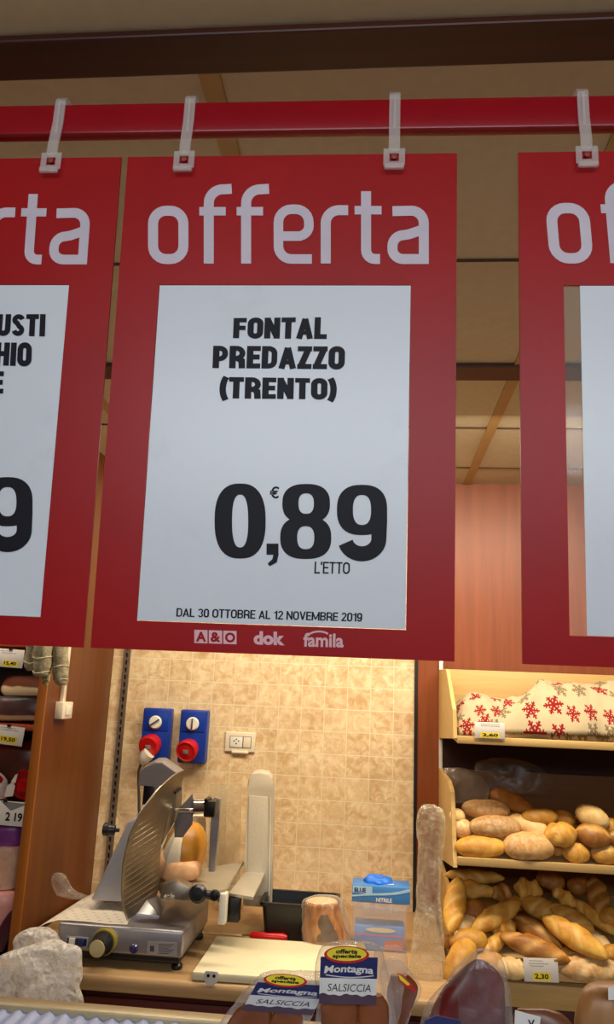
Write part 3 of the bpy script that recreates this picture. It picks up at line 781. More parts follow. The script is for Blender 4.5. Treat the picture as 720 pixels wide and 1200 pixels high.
b = NB(); box(b, A.x+.03, B.x-.025, WY-.016, WY-.0005, B.z-.005, B.z+.004, .002); obj('lower_tab', b, m_socketw, t)

# switch box on the cabinet's side panel, with its trunking
P0, P1 = at(60, 822, x=PX), at(79, 842, x=PX)
yb = (P0.y+P1.y)/2
t = thing('light_switch', 'small cream switch box with trunking on the orange cabinet side', 'switch', (PX, yb, P1.z))
A, B = at(59, 822, y=yb-.03), at(79, 843, y=yb-.03)
b = NB(); box(b, PX+.0005, PX+.030, yb-.045, yb+.045, B.z, A.z, .003); obj('box', b, m_socketw, t)
b = NB(); box(b, PX+.030, PX+.034, yb-.02, yb+.02, B.z+.012, A.z-.012, .001); obj('rocker', b, m_white, t)
b = NB(); box(b, PX+.0005, PX+.014, yb-.011, yb+.011, A.z, A.z+.30, .001); obj('trunking', b, m_socketw, t)

# ================================================================== SLICER
SX0, SX1, SY0, SY1, SZ0, SZ1 = -.905, -.533, 2.385, 2.74, .858, .930
sl = thing('meat_slicer', 'grey metal meat slicer with ribbed plate on the worktop', 'slicer', (-.7, 2.55, CTZ))
b = NB(); box(b, SX0, SX1, SY0, SY1, SZ0, SZ1, .008, 3); obj('base', b, m_alu, sl)
b = NB(); box(b, SX0+.01, SX1-.01, SY0+.01, SY1-.01, SZ0-.016, SZ0+.002, .002); obj('base_tray', b, m_black, sl)
for x, y in ((SX0+.04, SY0+.035), (SX1-.02, SY0+.035), (SX0+.04, SY1-.04), (SX1-.02, SY1-.04)):
    b = NB(); lathe(b, [(.013, .0), (.016, .004), (.016, .012), (.010, .018), (.011, SZ0-CTZ-.014)], (x, y, CTZ), (0, 0, 1), 16); obj('foot', b, m_black, sl)
fy = SY0
def fp(px, py): return at(px, py, y=fy)
p, q = fp(78, 1096.5), fp(103, 1110.5)
b = NB(); box(b, p.x, q.x, fy-.003, fy+.001, q.z, p.z, .001); sp_ = obj('switch_plate', b, m_plate, sl)
b = NB(); box(b, p.x+.004, q.x-.004, fy-.0036, fy-.002, q.z+.004, p.z-.004); obj('switch_window', b, plain('switch_dark', (40, 38, 52), .4), sp_)
for kx, m in ((.30, m_white), (.70, m_navy)):
    x = p.x+(q.x-p.x)*kx; zc = (p.z+q.z)/2; b = NB(); box(b, x-.009, x+.009, fy-.008, fy-.003, zc-.011, zc+.011, .002); obj('push_button', b, m, sp_)
c = fp(124, 1102)
b = NB(); lathe(b, [(.036, 0), (.036, .018), (.034, .022)], c, (0, -1, 0), 32); dk = obj('thickness_dial', b, m_olive, sl)
ax = Vector((-.05, -1, -.06)).normalized()
b = NB(); lathe(b, [(.031, .018), (.031, .030), (.026, .048), (.026, .060), (.024, .062)], c, ax, 32); obj('dial_grip', b, m_black, dk)
b = NB(); lathe(b, [(.0225, .0), (.0225, .0645), (0, .0650)], c, ax, 32); obj('dial_face', b, m_cream, dk)
c = fp(157, 1111.5)
b = NB(); lathe(b, [(.013, 0), (.013, .003), (.010, .007), (0, .009)], c, (0, -1, 0), 20); obj('indicator_lamp', b, plain('dark_blue_lens', (52, 50, 92), .2), sl)
p, q = fp(173, 1103), fp(208, 1119)
b = NB(); prism(b, [fp(173, 1103), fp(208, 1104.5), fp(207.5, 1120), fp(172.5, 1118)], (0, -.0012, 0)); rp = obj('rating_plate', b, plain('rating_plate_metal', (172, 166, 164), .4, metal=.3), sl)
b = NB()
for i in range(6): prism(b, [fp(186, 1106+i*2.1), fp(204-(i % 3)*3, 1106.7+i*2.1), fp(204-(i % 3)*3, 1107.4+i*2.1), fp(186, 1106.7+i*2.1)], (0, -.0016, 0))
prism(b, [fp(176, 1108), fp(181, 1108.2), fp(181, 1115), fp(176, 1114.8)], (0, -.0016, 0))
obj('plate_print', b, m_dgrey, rp, smooth=0)

# motor cover, sloping up behind the blade
b = NB(); yy = 2.52
prism(b, [at(106, 1056, y=yy), at(150, 963, y=yy), at(166, 956, y=yy), at(174, 985, y=yy), at(158, 1058, y=yy)], (-.02, .17, 0), .008); obj('motor_cover', b, plain('motor_cover_grey', (172, 170, 176), .42, metal=.3, var=.04), sl)
c = at(140, 973, y=2.54); b = NB(); lathe(b, [(.006, 0), (.006, .012), (.015, .014), (.017, .034), (.020, .036), (.020, .048), (.014, .052)], c, Vector((-1, -.1, .03)), 16); obj('lock_knob', b, m_black, sl)
# gauge plate and blade lie in one leaning plane
yw, ln = math.radians(18), math.radians(10)
e1 = Vector((math.sin(yw), math.cos(yw), 0)); sd = Vector((math.cos(yw), -math.sin(yw), 0))
e2 = sd*math.sin(ln)+Vector((0, 0, math.cos(ln))); en = e1.cross(e2).normalized()
G0 = at(148, 1077, z=.95)
def gp(px, py, off=0):
    d = at(px, py, y=1)-EYE; o = G0+en*off
    t = (o-EYE).dot(en)/d.dot(en); return EYE+d*t
LEFT = [(150, 1078), (144, 1062), (143, 1040), (145, 1010), (152, 980), (165, 951), (185, 925), (203, 909), (215, 903)]
RIGHT = [(182, 1052), (185.5, 1044), (187, 1030), (187.5, 1012), (189, 990), (193, 970), (199, 950), (207, 932), (215, 912)]
b = NB(); NS, NT_ = 64, 60
def edge(E, t):
    x = t*(len(E)-1); i = min(int(x), len(E)-2); f = x-i; return (E[i][0]*(1-f)+E[i+1][0]*f, E[i][1]*(1-f)+E[i+1][1]*f)
def gpf(s_, t_):
    a, c = interp([list(x) for x in LEFT], t_), interp([list(x) for x in RIGHT], t_)
    px, py = a[0]+(c[0]-a[0])*s_, a[1]+(c[1]-a[1])*s_
    # ribs rise to the right across the plate, fading towards its rims
    ph = (py+.66*px)/6.4
    edgef = max(0, min(1, min(s_, 1-s_)*6))*max(0, min(1, (t_-.04)*10))*max(0, min(1, (.72-t_)*6))
    r = max(0, math.cos(2*PI*ph))**6
    return gp(px, py, .0030*r*edgef)
grid(b, gpf, NS*2, NT_*3)
bk = NB(); grid(bk, lambda s_, t_: gpf(s_, t_)*0+gp(*[lambda a, c: a+(c-a)*s_][0:0] or (edge(LEFT, t_)[0]+(edge(RIGHT, t_)[0]-edge(LEFT, t_)[0])*s_, edge(LEFT, t_)[1]+(edge(RIGHT, t_)[1]-edge(LEFT, t_)[1])*s_), -.006), 8, 24)
merge(b, bk)
rimb = [gp(*edge(LEFT, i/30), -.002) for i in range(31)]; tube(b, rimb, .0035, 8)
obj('gauge_plate', b, plain('gauge_plate_metal', (156, 144, 124), .33, metal=.9, var=.08, scale=20), sl, smooth=50)
# blade: a thin disc whose rim shows right of the plate
RB = [gp(*p, -.010) for p in RIGHT]
bc = gp(218, 1000, -.012); br = .985*min((gp(*p, -.012)-bc).length for p in ((187.5, 1020), (192, 968)))
b = NB(); lathe(b, [(0, -.004), (br*.86, -.003), (br, 0), (br*.9, .003), (0, .004)], bc-en*.012, en, 64); obj('blade', b, m_chrome, sl)
b = NB()
prism(b, [gp(190, 990, -.006), gp(199, 948, -.006), (gp(206, 930, -.006)), gp(213, 909, -.006), gp(214, 935, -.006), gp(212, 952, -.006), gp(203, 966, -.006)], -en*.006, .001); bg = obj('blade_guard', b, m_alud, sl)
b = NB(); tube(b, [gp(205, 929, .003), gp(212, 924, .003)], .004, 8); obj('guard_screw', b, m_black, bg)
# bottom deflector
b = NB(); yy = 2.41
prism(b, [at(153, 1077, z=.938), at(187, 1078, z=.938), at(193, 1062, z=.945), at(183, 1052, z=.975), at(171, 1058, z=.975)], (0, 0, .012), .003); obj('slice_deflector', b, m_alu, sl)
# sharpener on top, and its stem
b = NB(); yy = 2.60
prism(b, [at(162, 921, y=yy), at(165, 902, y=yy), at(181, 893, y=yy), at(190, 893, y=yy), at(211, 908, y=yy), at(206, 918, y=yy), at(191, 927, y=yy), at(182, 926, y=yy), at(180, 920, y=yy)], (-.012, .10, .006), .004); obj('sharpener_cover', b, m_alu, sl, smooth=18)
b = NB(); A, B = at(168, 925, y=2.62), at(182, 955, y=2.62); box(b, A.x, B.x, 2.62, 2.68, B.z-.10, A.z+.02, .003); obj('sharpener_stem', b, m_black, sl)
A, B = at(168, 943, y=2.61), at(181, 962, y=2.61); b = NB(); box(b, A.x, B.x, 2.60, 2.615, B.z, A.z, .002); obj('stem_guard', b, m_white, sl)
b = NB(); prism(b, [at(181, 924, y=2.60), at(189, 926, y=2.60), at(187, 940, y=2.60), at(180, 945, y=2.60)], (0, .02, 0), .002); obj('sharpener_bracket', b, m_alu, sl)
# carriage
TZ = 1.015
b = NB(); prism(b, [at(192, 1050, z=TZ), at(202, 1024, z=TZ), at(286, 1009, z=TZ), at(264, 1042, z=TZ), at(244, 1046, z=TZ)], (0, 0, -.012), .002); obj('carriage_tray', b, plain('tray_steel', (184, 176, 158), .36, metal=.55, var=.04), sl)
b = NB(); prism(b, [at(240, 1045, z=TZ-.002), at(264.5, 1042, z=TZ-.002), at(263.5, 1058, y=at(264.5, 1042, z=TZ).y), at(242, 1054, y=at(240, 1045, z=TZ).y)], (0, .006, 0), .001); obj('tray_front', b, m_alu, sl)
b = NB(); prism(b, [at(268, 1046, z=.995), at(287, 1022, z=.995), at(313, 1018, z=.995), at(297, 1051, z=.995)], (0, 0, -.010), .002); obj('tray_extension', b, plain('extension_steel', (204, 196, 178), .36, metal=.5, var=.04), sl)
b = NB(); A = at(257, 1056, y=2.50); B = at(261, 1084, y=2.50); box(b, A.x, B.x+.006, 2.50, 2.54, B.z, A.z+.02, .002); obj('carriage_leg', b, m_white, sl)
b = NB(); A = at(270, 1052, y=2.56); box(b, A.x-.008, A.x+.03, 2.56, 2.60, A.z-.07, A.z, .003); obj('carriage_block', b, m_black, sl)
b = NB(); c = at(233, 1047, y=2.40); lathe(b, [(.008, -.02), (.020, -.012), (.026, 0), (.026, .010), (.018, .018), (0, .019)], c, (0, -1, .1), 20)
tube(b, [c+Vector((0, -.006, 0)), at(252, 1049, y=2.41)], [.011, .012], 12); lathe(b, [(.008, -.014), (.014, -.008), (.016, 0), (.014, .010), (0, .013)], at(252, 1049, y=2.405), (0, -1, 0), 16); obj('carriage_handle', b, m_black, sl)
b = NB(); yy = 2.42
prism(b, [at(187, 1053, y=yy), at(190, 1036, y=yy), at(207, 1033, y=yy), at(223, 1040, y=yy), at(223, 1056, y=yy), at(205, 1054, y=yy)], (0, .05, 0), .003); obj('carriage_clamp', b, m_alud, sl)
b = NB(); lathe(b, [(.006, 0), (.006, .016), (.004, .02), (0, .02)], at(199, 1049, y=yy), (0, -1, 0), 12); obj('clamp_bolt', b, m_chrome, sl)
# pusher arm
b = NB(); yy = 2.53
prism(b, [at(204, 965, y=yy), at(211, 946, y=yy), at(226, 930, y=yy), at(226.5, 953, y=yy), at(225.5, 966, y=yy), at(214, 981.5, y=yy), at(204.5, 981.5, y=yy)], (0, .004, 0), .001); obj('pusher_plate', b, m_alu, sl)
b = NB(); c0, c1 = at(225.5, 947, y=2.51), at(244, 946.5, y=2.53); tube(b, [c0, c1], .0285, 24); obj('pusher_hub', b, m_chrome, sl)
b = NB(); c2, c3 = at(204, 950, y=2.50), at(226, 949.5, y=2.505); tube(b, [c2, c2.lerp(c3, .1), c3], [.0045, .007, .007], 12); obj('pusher_pin', b, m_chrome, sl)
b = NB(); A, B = at(240, 938, y=2.505), at(252, 958, y=2.505); box(b, A.x, B.x, 2.495, 2.56, B.z, A.z, .006); box(b, A.x, A.x+.012, 2.495, 2.55, A.z-.006, A.z+.006, .002); obj('pusher_knob', b, m_black, sl)
b = NB(); yy = 2.57
prism(b, [at(251, 934, y=yy), at(258, 936, y=yy), at(257, 960, y=yy), at(252, 1022, y=yy), at(244, 1022, y=yy), at(247, 962, y=yy)], (0, .02, 0), .003); obj('pusher_post', b, m_alu, sl)

# the ham on the carriage
hm = thing('half_ham', 'half ham with ochre rind and white fat on the slicer carriage', 'ham', at(215, 1035, z=TZ))
def sausage_ring(cx_px, rows_): pass
b = NB(); yy = 2.66
prof = [(196, .30), (199, .62), (205, .80), (216, .90), (226, .92), (234, .80), (240, .50), (242, .2)]
def hamring(px, k, cy, half, m=26):
    c = at(px, cy, y=yy); out = []
    for i in range(m):
        a = 2*PI*i/m; r = half*.00262
        nv = 1+.05*noise.noise(Vector((px*.05, math.cos(a)*1.2, math.sin(a)*1.2)))
        out.append(Vector((c.x, c.y+math.cos(a)*r*.95*nv, c.z+math.sin(a)*r*nv)))
    return out
def hamlet(rows, name, m, parent):
    b = NB(); rings = [[b.verts.new(p) for p in hamring(px, 0, cy, hf)] for px, cy, hf in rows]
    skin(b, rings); return obj(name, b, m, parent)
hamlet([(216, 997, 20), (217.5, 996, 31), (219.5, 996, 34), (223, 997, 34), (230, 996, 31), (235, 995, 26), (240, 994, 15)], 'rind', plain('ham_rind', (182, 124, 36), .4, var=.10, scale=22), hm)
hamlet([(189.5, 1000, 16), (190.5, 998, 31), (196, 997, 33.5), (216, 997, 35.2), (219, 997, 34.4)], 'fat_layer', plain('ham_fat', (236, 220, 190), .45, var=.04), hm)
b = NB(); b2 = pillow([(1007, 206, 222), (1010, 196, 232), (1017, 191, 236), (1025, 190, 236), (1030, 193, 230), (1032, 200, 218)], 2.60, .7, 12, 18, .004, 26, 3); merge(b, b2)
obj('meat_lump', b, plain('ham_meat', (224, 170, 120), .45, var=.10, scale=40), hm)

# ================================================================== PAPER AND FILM AROUND THE SLICER
t = NT('printed_deli_paper'); v = t.coords(); sx = t.n('ShaderNodeSeparateXYZ'); t.l(v, sx.inputs[0])
row = t.math('FLOOR', t.math('MULTIPLY', sx.outputs[1], 42)); dash = t.math('ADD', t.math('MULTIPLY', sx.outputs[0], 30), t.math('MULTIPLY', row, .43))
mk = t.math('MULTIPLY', t.math('LESS_THAN', t.math('FRACT', dash), .30), t.math('LESS_THAN', t.math('FRACT', t.math('MULTIPLY', sx.outputs[1], 42)), .22))
m_paper = t.done(t.bsdf(t.mix(t.math('MULTIPLY', mk, .62), rgba((222, 212, 194)), rgba((120, 112, 110))), .55, 0, .3, bump=t.noise(v, 14, 4), bstr=.3, bdist=.01))
b = NB()
def paper(s_, t_):
    y = 2.40+.345*t_; xl = -1.0+.085*t_; xr = -.705-.06*t_
    x = xl+(xr-xl)*s_
    z = SZ1+.003+.003*noise.noise(Vector((x*14, y*14, 2)))
    d = SX0-.004-x
    if d > 0: z -= d*d*4.2+.15*d; y -= .25*d*(1-t_)
    return Vector((x, y, z))
grid(b, paper, 40, 30)
dp = obj('deli_paper', b, m_paper); so_ = dp.modifiers.new('thickness', 'SOLIDIFY'); so_.thickness = .0008
tag(dp, 'white deli paper printed with tiny grey marks draped over the slicer base', 'paper')
def filmbag(name, rows, Y, depth, m, label, cat, n=26, mm=28, amp=.008, freq=24, seed=1, group=None, lean=0, extra=None, flat=1.0, ridge=True, fz=1.0):
    b = pillow(rows, Y, depth, n, mm, amp, freq, seed, lean, flat, ridge, True, fz)
    o = obj(name, b, m, smooth=30); return tag(o, label, cat, group)
filmbag('crumpled_bag', [(1088, 36, 58), (1093, 22, 66), (1102, 15, 71), (1112, 14, 73), (1124, 15, 74), (1134, 18, 72)], 2.33, .45, m_film_thick, 'milky crumpled bag bulging at the front left corner of the slicer', 'bag', seed=4, n=34, mm=44, amp=.016, freq=13)
filmbag('plastic_bag', [(1104, 50, 80), (1110, 24, 94), (1120, 2, 96), (1136, -14, 95), (1152, -28, 97), (1168, -34, 98), (1180, -30, 96)], 2.0, .34, m_film_thick, 'large crumpled white plastic bag behind the display case rim', 'bag', n=44, mm=50, seed=9, amp=.034, freq=9)
filmbag('film_scrap', [(1023, 64, 72), (1027, 60, 78), (1035, 60, 82), (1043, 63, 87), (1048, 66, 98), (1050, 72, 104), (1052, 78, 108)], 2.70, .5, m_film_milk, 'small scrap of clear film standing behind the deli paper', 'film scrap', n=14, mm=14, amp=.006, freq=34, seed=2)

# ================================================================== THINGS ON THE WORKTOP
# white column and frosted sheets against the tiles
m_frost = film('frosted_plastic', (226, 212, 180), .40, .6, .35, 6, .1)
cs = thing('plastic_column', 'tall pale plastic dispenser with rounded top against the tiles', 'dispenser', (-.40, 2.95, CTZ))
ydf, ydb = 2.86, 2.98
def colpt(px, py): return at(px, py, y=ydf)
b = NB(); prism(b, [colpt(*p) for p in ((285, 1062), (287, 1000), (290, 925), (291, 913), (296, 906.5), (304, 905), (315, 907), (320, 913), (321, 925), (320, 1000), (319, 1064))], (-.012, ydb-ydf, 0), .006)
obj('column_body', b, plain('pale_plastic', (196, 184, 162), .4, var=.04), cs)
b = NB(); prism(b, [colpt(*p)+Vector((0, -.003, 0)) for p in ((290, 1050), (292, 932), (314, 934), (313, 1050))], (0, .004, 0), .001)
fpz = obj('front_panel', b, plain('ribbed_pale_plastic', (196, 186, 166), .35, var=.03, scale=120), cs)
b = NB(); prism(b, [colpt(*p)+Vector((.0, -.0005, 0)) for p in ((315, 1050), (317, 935), (318, 935), (316, 1050))], (0, -.002, 0)); obj('panel_edge', b, m_white, cs)
b = NB(); ysh = 3.05
for i, (x0, x1, yt) in enumerate(((243, 264, 918), (255, 281, 917))):
    prism(b, [at(x0, 1040, y=ysh+i*.03), at(x0+3, yt, y=ysh+i*.03), at(x1+2, yt+1, y=ysh+i*.03), at(x1, 1044, y=ysh+i*.03)], (0, .008, 0), .002)
prism(b, [at(250, 1062, y=3.02), at(250, 1040, y=3.02), at(284, 1042, y=3.02), at(284, 1066, y=3.02)], (0, .12, 0), .003)
tag(obj('frosted_sheets', b, m_frost), 'frosted clear plastic sheets upright on the worktop between slicer and column', 'plastic sheet')

# black tub
tb = NB(); by0, by1 = 2.73, 2.90
A, B = at(307, 1060, y=by0), at(394, 1064, y=by0); zt = (A.z+B.z)/2-.002
x0, x1 = A.x-.004, B.x+.004
def ringr(x0, x1, y0, y1, z, r=.018, n=5):
    o = []
    for cx, cy, a0 in ((x1-r, y1-r, 0), (x0+r, y1-r, 90), (x0+r, y0+r, 180), (x1-r, y0+r, 270)):
        o += [Vector((cx+r*math.cos(math.radians(a0+90*i/n)), cy+r*math.sin(math.radians(a0+90*i/n)), z)) for i in range(n+1)]
    return o
zt = .935
x0, x1 = at(307, 1057, y=by0).x, at(394, 1060, y=by0).x
ins = .012
rings = [ringr(x0+ins, x1-ins, by0+ins, by1-ins, CTZ), ringr(x0, x1, by0, by1, zt-.012), ringr(x0-.008, x1+.008, by0-.008, by1+.008, zt-.010), ringr(x0-.008, x1+.008, by0-.008, by1+.008, zt), ringr(x0+.004, x1-.004, by0+.004, by1-.004, zt), ringr(x0+ins+.004, x1-ins-.004, by0+ins+.004, by1-ins-.004, CTZ+.006)]
rings = [[tb.verts.new(p) for p in r] for r in rings]; skin(tb, rings)
tag(obj('plastic_tub', tb, m_black), 'open black plastic tub against the tiles behind the cutting board', 'tub')

# wrapped piece of speck
sp = thing('speck_piece', 'amber-rind piece of cured ham standing upright in clear film', 'cured ham', at(380, 1104, z=CTZ))
b = pillow([(1055, 362, 392), (1058, 358, 396), (1066, 357, 399), (1078, 356, 402), (1090, 355, 406), (1099, 356, 409), (1104, 358, 408)], 2.70, .8, 22, 26, .006, 22, 5)
t = NT('cured_rind'); n1 = t.noise(t.coords((16, 16, 5)), 2.4, 5, .6, .6)
m_rind = t.done(t.bsdf(t.mix(t.ramp(n1, .35, .65), rgba((122, 60, 18)), rgba((206, 136, 58))), .32, 0, .5, bump=n1, bstr=.3))
obj('meat', b, m_rind, sp)
b = pillow([(1053.5, 362, 391), (1055.5, 359, 395), (1058.5, 358, 396)], 2.70, .75, 6, 26, .003, 40, 5); obj('cut_top', b, plain('cured_fat', (222, 190, 138), .4, var=.08, scale=40), sp)
b = pillow([(1072, 376, 384), (1080, 373, 388), (1092, 370, 394), (1103, 368, 398)], 2.655, .35, 10, 16, .002, 30, 8); obj('lean_side', b, plain('cured_lean', (96, 68, 36), .4, var=.12, scale=30), sp)
b = pillow([(1051, 366, 396), (1056, 354, 402), (1070, 354, 408), (1088, 353, 412), (1104, 354, 412)], 2.70, .85, 18, 24, .008, 26, 6, 0, 1, True); obj('wrapper', b, m_film, sp, smooth=60)

# gloves
gb = thing('glove_box', 'blue and pale blue box of nitrile gloves reading BLUE NITRILE, on a clear box', 'glove box', at(442, 1062, y=2.72))
gy = 2.70
TLp, TRp, BRp, BLp = at(413, 1037, y=gy), at(481, 1041, y=gy), at(480, 1059, y=gy), at(413, 1058, y=gy)
x0, x1, z0, z1 = TLp.x, TRp.x, (BLp.z+BRp.z)/2, (TLp.z+TRp.z)/2
gd = .105
b = NB(); box(b, x0, x1, gy, gy+gd, z0, z1, .002); obj('carton', b, m_gblue, gb)
def gpt(s_, t_, e=.0008): return Vector((x0+(x1-x0)*s_, gy-e, z0+(z1-z0)*t_))
b = NB(); N = 24
for i in range(N):
    a, c = i/N, (i+1)/N
    f = lambda s_: min(.98, .40+.62*s_**1.6+.06*math.sin(s_*6))
    g_ = lambda s_: min(.96, .30+.50*s_**1.6+.05*math.sin(s_*6))
    hi = lambda s_: .98 if s_ < .02 else f(s_)
    quad(b, [gpt(a+.0, g_(a)), gpt(c, g_(c)), gpt(c, f(c)), gpt(a, f(a))])
obj('pale_swoosh', b, m_glight, gb, smooth=0)
b = NB(); quad(b, [gpt(.01, .55, .0006), gpt(.35, .5, .0006), gpt(.35, .97, .0006), gpt(.01, .97, .0006)]); obj('pale_corner', b, m_glight, gb, smooth=0)
b = NB(); put_text(b, 'BLUE', lambda s_, t_: gpt(.04+.20*s_, .58+.28*t_, .0014), .03); obj('brand_lettering', b, m_navy, gb, smooth=0)
b = NB(); put_text(b, 'NITRILE', lambda s_, t_: gpt(.42+.27*s_, .08+.24*t_, .0014), .03); obj('type_lettering', b, m_tag, gb, smooth=0)
b = NB(); quad(b, [gpt(.30, 1.0, 0)+Vector((0, .030, .0008)), gpt(.72, 1.0, 0)+Vector((0, .030, .0008)), gpt(.72, 1, 0)+Vector((0, .075, .0008)), gpt(.30, 1, 0)+Vector((0, .075, .0008))]); obj('opening', b, m_tag, gb, smooth=0)
b = pillow([(1024, 434, 440), (1026.5, 430, 452), (1030, 427, 460), (1034, 428, 464), (1037.5, 431, 462)], gy+.055, .6, 22, 30, .016, 30, 3, 0, 1, True); obj('glove', b, m_nitrile, gb, smooth=60)
cb_ = thing('clear_box', 'clear plastic box with blue and yellow printed packet under the gloves', 'box', at(445, 1112, z=CTZ))
cx0, cx1 = at(414, 1062, y=gy).x, at(477, 1062, y=gy).x
b = NB(); box(b, cx0, cx1, gy, gy+.10, CTZ, z0-.0005, .004)
obj('clear_shell', b, clear('clear_box_plastic', .22, .12, (216, 216, 226)), cb_)
yp = gy+.006
b = NB(); box(b, cx0+.006, cx1-.006, yp, gy+.09, CTZ+.003, CTZ+.072, .002); pk = obj('packet', b, plain('packet_blue', (112, 150, 214), .4, var=.10), cb_)
zz = CTZ+.003
def pq(s_, t_, e=.0006): return Vector((cx0+.006+(cx1-cx0-.012)*s_, yp-e, zz+.069*t_))
b = NB(); quad(b, [pq(.02, .02), pq(.24, .02), pq(.18, .28), pq(.02, .22)]); obj('yellow_print', b, m_yel, pk, smooth=0)
b = NB(); quad(b, [pq(.58, .03), pq(.98, .03), pq(.98, .45), pq(.62, .40)]); obj('orange_print', b, plain('orange_print_ink', (214, 116, 40), .45, var=.1), pk, smooth=0)
b = NB(); quad(b, [pq(.0, .58), pq(1, .58), pq(1, .64), pq(.0, .64)]); obj('pink_line', b, plain('pink_print_ink', (220, 120, 130), .45), pk, smooth=0)
b = NB(); disc(b, (.52, .84), .30, .10, lambda s_, t_: pq(s_, t_, .0009)); obj('slice_picture', b, plain('cream_print_ink', (232, 220, 178), .45), pk, smooth=0)
b = NB()
for i in range(22):
    x = cx0+.03+i*.0052; box(b, x, x+.0022, gy-.002, gy+.001, z0-.034, z0-.010, .0006)
obj('shell_ribs', b, clear('rib_plastic', .45, .1, (222, 222, 230)), cb_)

# cutting board with its hang tab, and the knife behind it
BZ = CTZ+.024
bd = thing('cutting_board', 'white plastic cutting board on the front of the worktop', 'cutting board', at(330, 1125, z=CTZ))
bp = [at(254, 1096.5, z=BZ), at(418, 1107, z=BZ), at(440, 1153, z=BZ), at(225.5, 1138.5, z=BZ)]
b = NB(); prism(b, bp, (0, 0, -.022), .004); obj('board', b, m_board, bd)
tab = NB(); tc_ = at(248, 1145, y=bp[3].y-.004)
prism(tab, [tc_+Vector((.021*math.cos(a), 0, (.019*math.sin(a)) if math.sin(a) < 0 else min(.016, .03*math.sin(a)))) for a in [2*PI*k/28 for k in range(28)]], (0, -.006, 0), .001); tb_ = obj('hang_tab', tab, plain('grey_tab', (206, 202, 192), .45), bd)
b = NB()
for dx in (-.008, .008): lathe(b, [(.0045, 0), (.0045, .0012), (0, .0012)], tc_+Vector((dx, -.006, .005)), (0, -1, 0), 14)
obj('hang_hole', b, m_black, tb_)
kn = thing('kitchen_knife', 'knife with red handle lying behind the cutting board', 'knife', at(315, 1096, z=CTZ))
A, B = at(293, 1096, z=CTZ+.014), at(337, 1099, z=CTZ+.014)
b = NB(); tube(b, [A, A.lerp(B, .1), A.lerp(B, .5), A.lerp(B, .9), B], [.006, .012, .011, .013, .008], 14); obj('handle', b, m_redp, kn)
d = (A-B).normalized(); b = NB(); prism(b, [A, A+d*.16+Vector((0, -.006, 0)), A+d*.18+Vector((0, -.014, 0)), A+d*.02+Vector((0, -.024, 0))], (0, 0, .0018)); obj('knife_blade', b, m_chrome, kn)
# ================================================================== CURED MEATS ON THE SHELF CABINET
def price_tag(name_label, cat, quad_px, y, price, yq, lines=2, extra=None, tilt=0.0, group='white price tags', font_bold=.03, holder=True, big=False):
    """A white card with a yellow price field; quad_px: its pixel corners, taken at distance y."""
    tl, tr, br, bl = [at(*p, y=y) for p in quad_px]
    ex = ((tr+br)-(tl+bl))/2; ez = ((tl+tr)-(bl+br))/2; o = (bl+br)/2
    w_, h_ = ex.length, ez.length
    ux = ex.normalized(); uy = Vector((0, 1, 0)); uz = ux.cross(uy).normalized(); uz = uz if uz.z > 0 else -uz
    m4 = Matrix((ux, uy, uz)).transposed().to_4x4(); m4.translation = o
    t = thing('price_tag', name_label, cat, m4, group)
    b = NB(); box(b, -w_/2, w_/2, 0, .0012, 0, h_, .0003); obj('card', b, m_tag, t, True)
    def fn(x0, x1, z0, z1, e):
        return lambda s_, t_: Vector((-w_/2+w_*(x0+(x1-x0)*s_), -e, h_*(z0+(z1-z0)*t_)))
    f = fn(*yq, .0004)
    if not big:
        b = NB(); quad(b, [f(0, 0), f(1, 0), f(1, 1), f(0, 1)]); obj('price_field', b, m_yel, t, True, smooth=0)
    x0, x1, z0, z1 = yq; mx, mz = (x1-x0)*.1, (z1-z0)*.14
    b = NB(); put_text(b, price, fn(x0+mx, x1-mx, z0+mz, z1-mz, .0008), font_bold); obj('price_lettering', b, m_ink, t, True, smooth=0)
    b = NB(); rn_ = random.Random(len(price_tag.__dict__)+int(1000*o.x))
    for i in range(lines):
        xx = .12+.1*rn_.random(); zz_ = .90-.11*i
        g = fn(xx, xx+.35+.3*rn_.random(), zz_-.03, zz_, .0005)
        n = 9
        for k in range(n):
            a, c = k/n, (k+.72)/n; quad(b, [g(a, 0), g(c, 0), g(c, 1), g(a, 1)])
    if lines: obj('small_print', b, m_grey, t, True, smooth=0)
    if holder:
        b = NB(); box(b, -.006, .006, -.003, .004, h_-.004, h_+.005, .001); obj('clip', b, m_black, t, True)
    if extra: extra(t, fn)
    return t
ty = 2.605
price_tag('white price tag reading 15,40 on the upper cabinet shelf', 'price tag', ((1, 761), (33, 762), (26, 784), (-7, 780)), ty, '15,40', (.28, .82, .06, .36))
price_tag('white price tag reading 19,50 on the second cabinet shelf', 'price tag', ((-8, 848), (30, 853), (25, 875), (-12, 870)), ty, '19,50', (.28, .82, .10, .44))
def badge(t, fn):
    f = fn(.02, .30, .16, .80, .0006)
    b = NB(); quad(b, [f(0, 0), f(1, 0), f(1, 1), f(0, 1)]); g = obj('red_badge', b, m_redink, t, True, smooth=0)
    b = NB(); disc(b, (.45, .5), .36, .40, fn(.02, .30, .16, .80, .0009)); obj('yellow_badge', b, plain('orange_yellow_print', (238, 170, 30), .5), t, True, smooth=0)
    b = NB(); fq = fn(.40, .98, .62, .98, .0006); b.faces.new([b.verts.new(fq(*p)) for p in ((0, 1), (1, .92), (.42, 0))]); obj('grey_corner', b, m_grey, t, True, smooth=0)
price_tag('white offer card with 2 19 and a red and yellow badge under the red packet', 'price card', ((-22, 936), (32, 941), (29, 969), (-24, 965)), ty, '2 19', (.50, .96, .12, .62), 0, badge, big=True)

